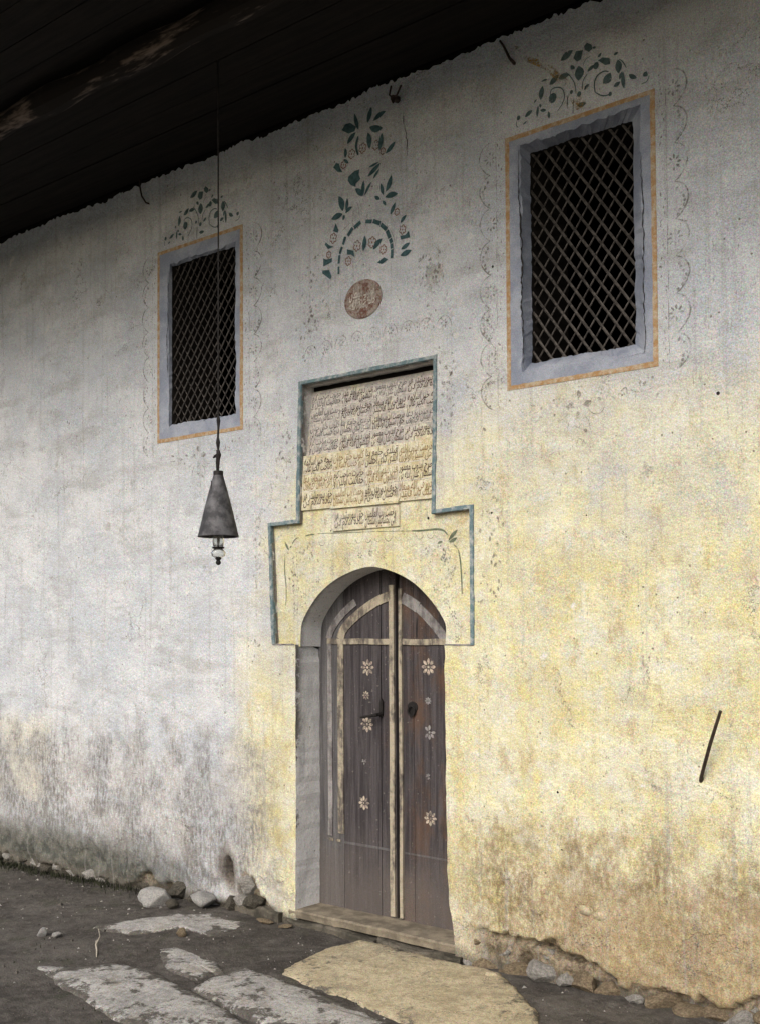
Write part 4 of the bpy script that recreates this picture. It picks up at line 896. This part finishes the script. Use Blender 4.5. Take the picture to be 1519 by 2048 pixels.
# medallion
med = mesh('medallion', [(-.058, -.010, 3.697)] + [(-.058 + r_ * .137 * math.cos(a), yy, 3.697 + r_ * .113 * math.sin(a)) for r_, yy in ((.92, -.011), (1.0, -.007), (1.02, .012)) for a in np.linspace(0, 2 * math.pi, 41)[:-1]],
           [(0, 1 + k, 1 + (k + 1) % 40) for k in range(40)] + [(1 + i * 40 + k, 1 + (i + 1) * 40 + k, 1 + (i + 1) * 40 + (k + 1) % 40, 1 + i * 40 + (k + 1) % 40) for i in range(2) for k in range(40)], M['medal'], bld)
med['label'] = 'oval red-brown medallion with scratched pale script above the inscription'
mb = MB()
for t, x0, x1, z0, z1 in (('محمد سلطان', -.150, .035, 3.69, 3.775), ('الله حق', -.130, .02, 3.655, 3.73), ('عبدالله', -.155, -.02, 3.63, 3.70), ('حسن على', -.085, .04, 3.635, 3.72)): line(mb, t, x0, x1, z0, z1, lambda x, z: -.0128)
mb.build('scratched_script', M['ink_w'], med)['kind'] = 'stuff'
bpy.data.objects.remove(txt_ob); bpy.data.curves.remove(txt_cu)

# ---------------------------------------------------------------- rubble at the foot of the wall
def rock_mesh(seed, sub=3, flat=.8, rough=.32, smooth=True):
    bm = bmesh.new(); bmesh.ops.create_icosphere(bm, subdivisions=sub, radius=1.0); r_ = random.Random(seed)
    planes = [(Vector((r_.uniform(-1, 1), r_.uniform(-1, 1), r_.uniform(-1, 1))).normalized(), r_.uniform(.55, .85)) for _ in range(9)]
    for v in bm.verts:
        for n_, d in planes:
            e = v.co.dot(n_) - d
            if e > 0: v.co -= n_ * e * .97
        v.co *= 1 + rough * .35 * float(vnoise(v.co.x + seed, v.co.y + v.co.z * 1.7, 3.1, seed)) + rough * .2 * float(vnoise(v.co.x * 2 + seed, v.co.z * 2 - v.co.y, 4.1, seed + 1))
        v.co.z *= flat
    me = bpy.data.meshes.new('stone'); bm.to_mesh(me); bm.free()
    me.polygons.foreach_set('use_smooth', [smooth] * len(me.polygons)); return me
def rock(name, loc, size, mat, parent=None, seed=1, rot=0., sub=3, rough=.32):
    o = link(name, rock_mesh(seed, sub, 1.0, rough), mat, parent, loc); o.scale = size; o.rotation_euler = (random.uniform(-.2, .2), random.uniform(-.2, .2), rot); return o
RUB = [rock_mesh(400 + i, 2, 1.0, .9, False) for i in range(9)]
def rubble(x, z, r_, mat, y):
    o = link('footing_rubble', RUB[random.randrange(9)].copy(), M[mat], wall, (x, y, z)); o.scale = (r_ * random.uniform(1.0, 1.7), r_ * random.uniform(.8, 1.1), r_ * random.uniform(.65, 1.0)); o.rotation_euler = (random.uniform(-.4, .4), random.uniform(-.4, .4), random.uniform(-3, 3))
x = .63
while x < 2.5:
    r_ = random.uniform(.045, .085); rubble(x, random.uniform(.01, .06), r_, random.choice(('rock_y', 'rock_y', 'rock')), .035 + r_ * .25); x += r_ * random.uniform(1.3, 1.9)
x = .70
while x < 2.5:
    r_ = random.uniform(.03, .06); rubble(x, random.uniform(.10, .17), r_, random.choice(('rock_y', 'rock_y', 'rock')), .050 + r_ * .45); x += r_ * random.uniform(1.6, 3.4)
x = -.92
while x > -4.0:
    r_ = random.uniform(.045, .085); rubble(x, random.uniform(.0, .05), r_, random.choice(('rock_d', 'rock_d', 'rock')), .04 + r_ * .35); x -= r_ * random.uniform(1.3, 2.2)
for (x, z, r_, m_, y) in ((-1.66, .10, .10, 'rock_d', .06), (-1.02, .19, .075, 'rock', .045), (-.97, .10, .07, 'rock_d', .03), (-1.45, .06, .075, 'rock_d', .03), (-1.07, .10, .06, 'rock', .03)): rubble(x, z, r_, m_, y)
for (x, z, r_, m_) in ((1.32, .42, .030, 'rock'), (1.40, .405, .026, 'rock')):
    rock('exposed_pebble', (x, float(wall_y(x, z)) + .006, z), (r_ * 1.4, .02, r_), M['slab_y'], wall, int(r_ * 1000), 0., 2)

# iron pieces in the plaster
MB().tube([(-2.045, -.02, 4.93), (-2.03, -.03, 4.86), (-2.005, -.035, 4.79), (-1.985, -.015, 4.745), (-1.97, .02, 4.74)], .006, 6).build('iron_hook', M['iron'], bld)
MB().tube([(.885, -.01, 4.88), (.92, -.03, 4.83), (.955, -.03, 4.755), (.972, .02, 4.725)], [.006, .006, .008, .011], 6).build('iron_hook', M['iron'], bld)
MB().tube([(.175, -.03, 4.86), (.178, -.05, 4.80), (.205, -.055, 4.775), (.235, -.055, 4.78), (.262, -.05, 4.83)], .0055, 6).tube([(.200, .03, 4.79), (.204, -.05, 4.775), (.212, -.06, 4.742)], [.022, .018, .006], 7).build('iron_hook', M['iron'], bld)
tag(MB().tube([(1.898, .035, 1.065), (1.925, -.02, 1.125), (1.99, -.075, 1.28), (2.058, -.125, 1.43)], [.014, .0085, .0085, .0075], 8).build('iron_spike', M['iron'], bld), 'dark iron spike slanting out of the wall at the far right')
for (x, z, r_) in ((2.02, 2.86, .012), (.80, 2.40, .008), (.37, 2.405, .011), (-1.53, 2.1, .005), (1.18, .98, .009), (1.2, .70, .007), (.82, 3.70, .011), (1.35, 2.35, .006), (1.62, 1.9, .006)):
    rock('plaster_pit', (x, float(wall_y(x, z)) + (.030 if abs(x - .37) < .01 else .002), z), (r_, .006, r_), M['black'], wall, int(r_ * 3000), 0., 1)

# ---------------------------------------------------------------- room behind, eaves and roof
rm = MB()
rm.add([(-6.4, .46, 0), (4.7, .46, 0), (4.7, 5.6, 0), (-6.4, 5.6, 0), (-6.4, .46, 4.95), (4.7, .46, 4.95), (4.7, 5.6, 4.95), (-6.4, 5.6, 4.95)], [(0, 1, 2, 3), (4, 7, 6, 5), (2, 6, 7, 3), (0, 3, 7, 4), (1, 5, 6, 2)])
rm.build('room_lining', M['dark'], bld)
MB().add([(-6.6, 0, -.25), (-6.6, 5.9, -.25), (-6.6, 5.9, 4.9), (-6.6, 0, 4.9), (4.9, 0, -.25), (4.9, 5.9, -.25), (4.9, 5.9, 4.9), (4.9, 0, 4.9)], [(0, 1, 2, 3), (4, 7, 6, 5), (1, 5, 6, 2)]).build('side_walls', M['wall'], bld)
roof = MB().add([(x, y, z) for x in (-7.6, 5.9) for y, z in ((-2.2, 5.02), (-2.2, 5.12), (2.9, 7.2), (8.3, 5.12), (8.3, 5.02))], [(0, 1, 2, 3, 4), (9, 8, 7, 6, 5), (0, 5, 6, 1), (1, 6, 7, 2), (2, 7, 8, 3), (3, 8, 9, 4), (4, 9, 5, 0)]).build('roof', M['roof'], bld)
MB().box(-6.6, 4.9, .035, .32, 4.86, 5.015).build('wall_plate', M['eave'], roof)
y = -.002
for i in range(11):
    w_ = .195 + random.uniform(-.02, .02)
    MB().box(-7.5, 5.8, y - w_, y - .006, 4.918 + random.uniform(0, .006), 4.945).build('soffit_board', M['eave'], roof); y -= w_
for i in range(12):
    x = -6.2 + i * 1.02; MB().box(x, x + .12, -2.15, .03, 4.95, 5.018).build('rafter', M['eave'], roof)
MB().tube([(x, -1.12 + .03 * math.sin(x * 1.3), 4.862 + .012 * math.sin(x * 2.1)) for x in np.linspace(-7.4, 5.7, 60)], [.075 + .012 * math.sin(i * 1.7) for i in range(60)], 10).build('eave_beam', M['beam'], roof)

# ---------------------------------------------------------------- hanging lamp
LX, LY = -.455, -.76
lamp = tag(empty('hanging_lamp', (LX, LY, 2.15)), 'conical grey tin lamp with glass bowl hanging on a long dark cord', 'lamp')
def lp(mb, name, mat, smooth=True):
    o = mb.build(name, M[mat], lamp, smooth); o.location = (-LX, -LY, -2.15); return o
sd_ = MB().lathe([(.032, .500), (.044, .468), (.072, .400), (.113, .290), (.153, .170), (.160, .153), (.162, .148), (.157, .148), (.149, .170), (.109, .290), (.068, .400), (.036, .468)], 40, (LX, LY, 2.15), .69)
sh = lp(sd_, 'shade', 'tin')
lp(MB().lathe([(.0, .506), (.036, .506), (.039, .500), (.039, .462), (.041, .455), (.036, .452)], 24, (LX, LY, 2.15), .69), 'collar', 'black')
MB().tube([(LX - .012, LY - .040, 2.60), (LX + .004, LY - .052, 2.53), (LX + .016, LY - .064, 2.46)], .002, 5).build('seam', M['black'], sh).location = (0, 0, 0)
lp(MB().lathe([(.044, .200), (.046, .150), (.046, .120), (.042, .098), (.040, .098), (.044, .120), (.044, .150), (.042, .200)], 28, (LX, LY, 2.15), .69), 'glass_chimney', 'glass')
lp(MB().lathe([(.030, .096), (.047, .094), (.048, .086), (.030, .082)], 28, (LX, LY, 2.15), .69), 'metal_ring', 'black')
lp(MB().lathe([(.026, .084), (.044, .078), (.058, .062), (.052, .044), (.028, .032), (.026, .034), (.050, .045), (.056, .061), (.042, .076), (.026, .080)], 28, (LX, LY, 2.15), .69), 'glass_bowl', 'glass')
lp(MB().lathe([(.0, .036), (.024, .034), (.026, .028), (.013, .022), (.021, .012), (.019, .002), (.010, -.004), (.0, -.006)], 20, (LX, LY, 2.15), .69), 'knob', 'black')
lp(MB().lathe([(.0, .20), (.010, .20), (.012, .12), (.006, .088), (.0, .088)], 12, (LX, LY, 2.15), .69), 'wick_tube', 'iron')
lp(MB().tube([(LX, LY, 4.92), (LX + .002, LY, 4.0), (LX, LY, 2.96)], .0042, 6).tube([(LX + .002 * math.sin(i), LY, 2.96 - i * .03) for i in range(11)], [.006, .011, .007, .006, .006, .012, .007, .006, .008, .007, .006], 7), 'cord', 'black', False)
lp(MB().tube([(LX, LY, 2.745), (LX - .028, LY, 2.738), (LX - .040, LY, 2.732)], [.010, .008, .004], 6).tube([(LX - .002, LY, 2.77), (LX + .004, LY, 2.745), (LX - .006, LY, 2.70), (LX - .004, LY, 2.65)], [.009, .014, .010, .008], 7), 'hook', 'black', False)

# ---------------------------------------------------------------- loose things on the ground
def loose(name, x, y, size, mat, label, cat='stone', seed=1, rot=0., group=None, sink=.35):
    o = rock(name, (x, y, float(gz(x, y)) + size[2] * (1 - sink)), size, M[mat], None, seed, rot); return tag(o, label, cat, group or 'loose stones on the earth')
loose('loose_stone', -1.64, -.20, (.125, .10, .088), 'boulder', 'rounded pale boulder lying left of the smaller stone by the wall foot', seed=61, rot=.4)
loose('loose_stone', -1.36, -.06, (.115, .085, .062), 'boulder', 'smaller flat-topped pale stone by the wall foot near the drain hole', seed=67, rot=-.3)
loose('loose_stone', -.965, -.575, (.042, .036, .030), 'rock_y', 'brown clod sitting on the earth behind the pale stone patch', seed=71)
loose('loose_stone', -1.66, -1.03, (.042, .035, .030), 'boulder', 'small whitish stone at the far left on bare earth', seed=73)
loose('loose_stone', -1.56, -1.00, (.034, .030, .022), 'boulder', 'tiny whitish stone beside the small stone at the far left', seed=74)
loose('loose_stone', -1.49, -.20, (.050, .040, .035), 'rock_d', 'dark little stone wedged between the two pale boulders', seed=77)
loose('loose_stone', -.78, -.085, (.075, .035, .014), 'rock_y', 'thin reddish flake of stone before the left jamb', seed=79)
loose('loose_stone', -.60, -.105, (.055, .030, .012), 'rock_y', 'small reddish flake of stone near the left end of the threshold', seed=80, rot=.3)
loose('loose_stone', .84, -.10, (.036, .024, .016), 'slab_y', 'yellow chip of stone at the right edge of the big slab', seed=81, rot=.6)
tw = MB().tube([(-1.25, -.96, .035), (-1.19, -1.0, .060), (-1.17, -1.02, .045), (-1.12, -1.05, .032), (-1.03, -1.12, .030)], [.003, .004, .005, .005, .003], 6).tube([(-1.17, -1.02, .046), (-1.20, -.97, .075), (-1.24, -.95, .105)], [.004, .003, .002], 5)
tag(tw.build('dry_twig', M['bark'], None, True), 'bent pale dry twig on the earth at the lower left', 'twig')
# gravel and leaf litter nobody could count
mb = MB(); gm = []
for i in range(2200):
    x = random.uniform(-4, 1.6); y = -abs(random.gauss(0, .9)) - .04
    if y < -2.4: continue
    r_ = random.uniform(.004, .012) * (2.0 if random.random() < .06 else 1); z = float(gz(x, y)); a = random.uniform(0, 3)
    V = [(x + r_ * math.cos(a + k * 2.1) * random.uniform(.7, 1.3), y + r_ * math.sin(a + k * 2.1) * random.uniform(.7, 1.3), z - .002) for k in range(3)] + [(x + random.uniform(-.3, .3) * r_, y, z + r_ * random.uniform(.4, .9))]
    mb.add(V, [(0, 1, 3), (1, 2, 3), (2, 0, 3)]); gm += [0 if random.random() < .88 else 1] * 3
gr = mb.build('gravel', [M['earth'], M['rock']], None); gr.data.polygons.foreach_set('material_index', gm)
tag(gr, 'scattered gravel and crumbs of plaster on the earth', 'gravel', kind='stuff')
mb = MB()
for i in range(1250):
    if i < 1080: x = -1.75 - 2.4 * random.random() ** .7; y = -abs(random.gauss(0, .05)) - .008
    else: x = random.uniform(-3.5, -.2); y = random.gauss(-1.35, .25)
    h_ = random.uniform(.012, .055) * (1 if i < 1080 else .5); a = random.uniform(0, 6.28); lean = random.uniform(.1, .7) * h_; w_ = random.uniform(.002, .005); z = float(gz(x, y)) - .004
    d = Vector((math.cos(a), math.sin(a))); n_ = Vector((-d.y, d.x)) * w_
    mb.add([(x + n_.x, y + n_.y, z), (x - n_.x, y - n_.y, z), (x + d.x * lean * .4 - n_.x * .7, y + d.y * lean * .4 - n_.y * .7, z + h_ * .6), (x + d.x * lean * .4 + n_.x * .7, y + d.y * lean * .4 + n_.y * .7, z + h_ * .6), (x + d.x * lean, y + d.y * lean, z + h_)], [(0, 1, 2, 3), (3, 2, 4)])
tag(mb.build('grass', M['grass'], None), 'thin dark grass and moss along the damp wall foot', 'grass', kind='stuff')
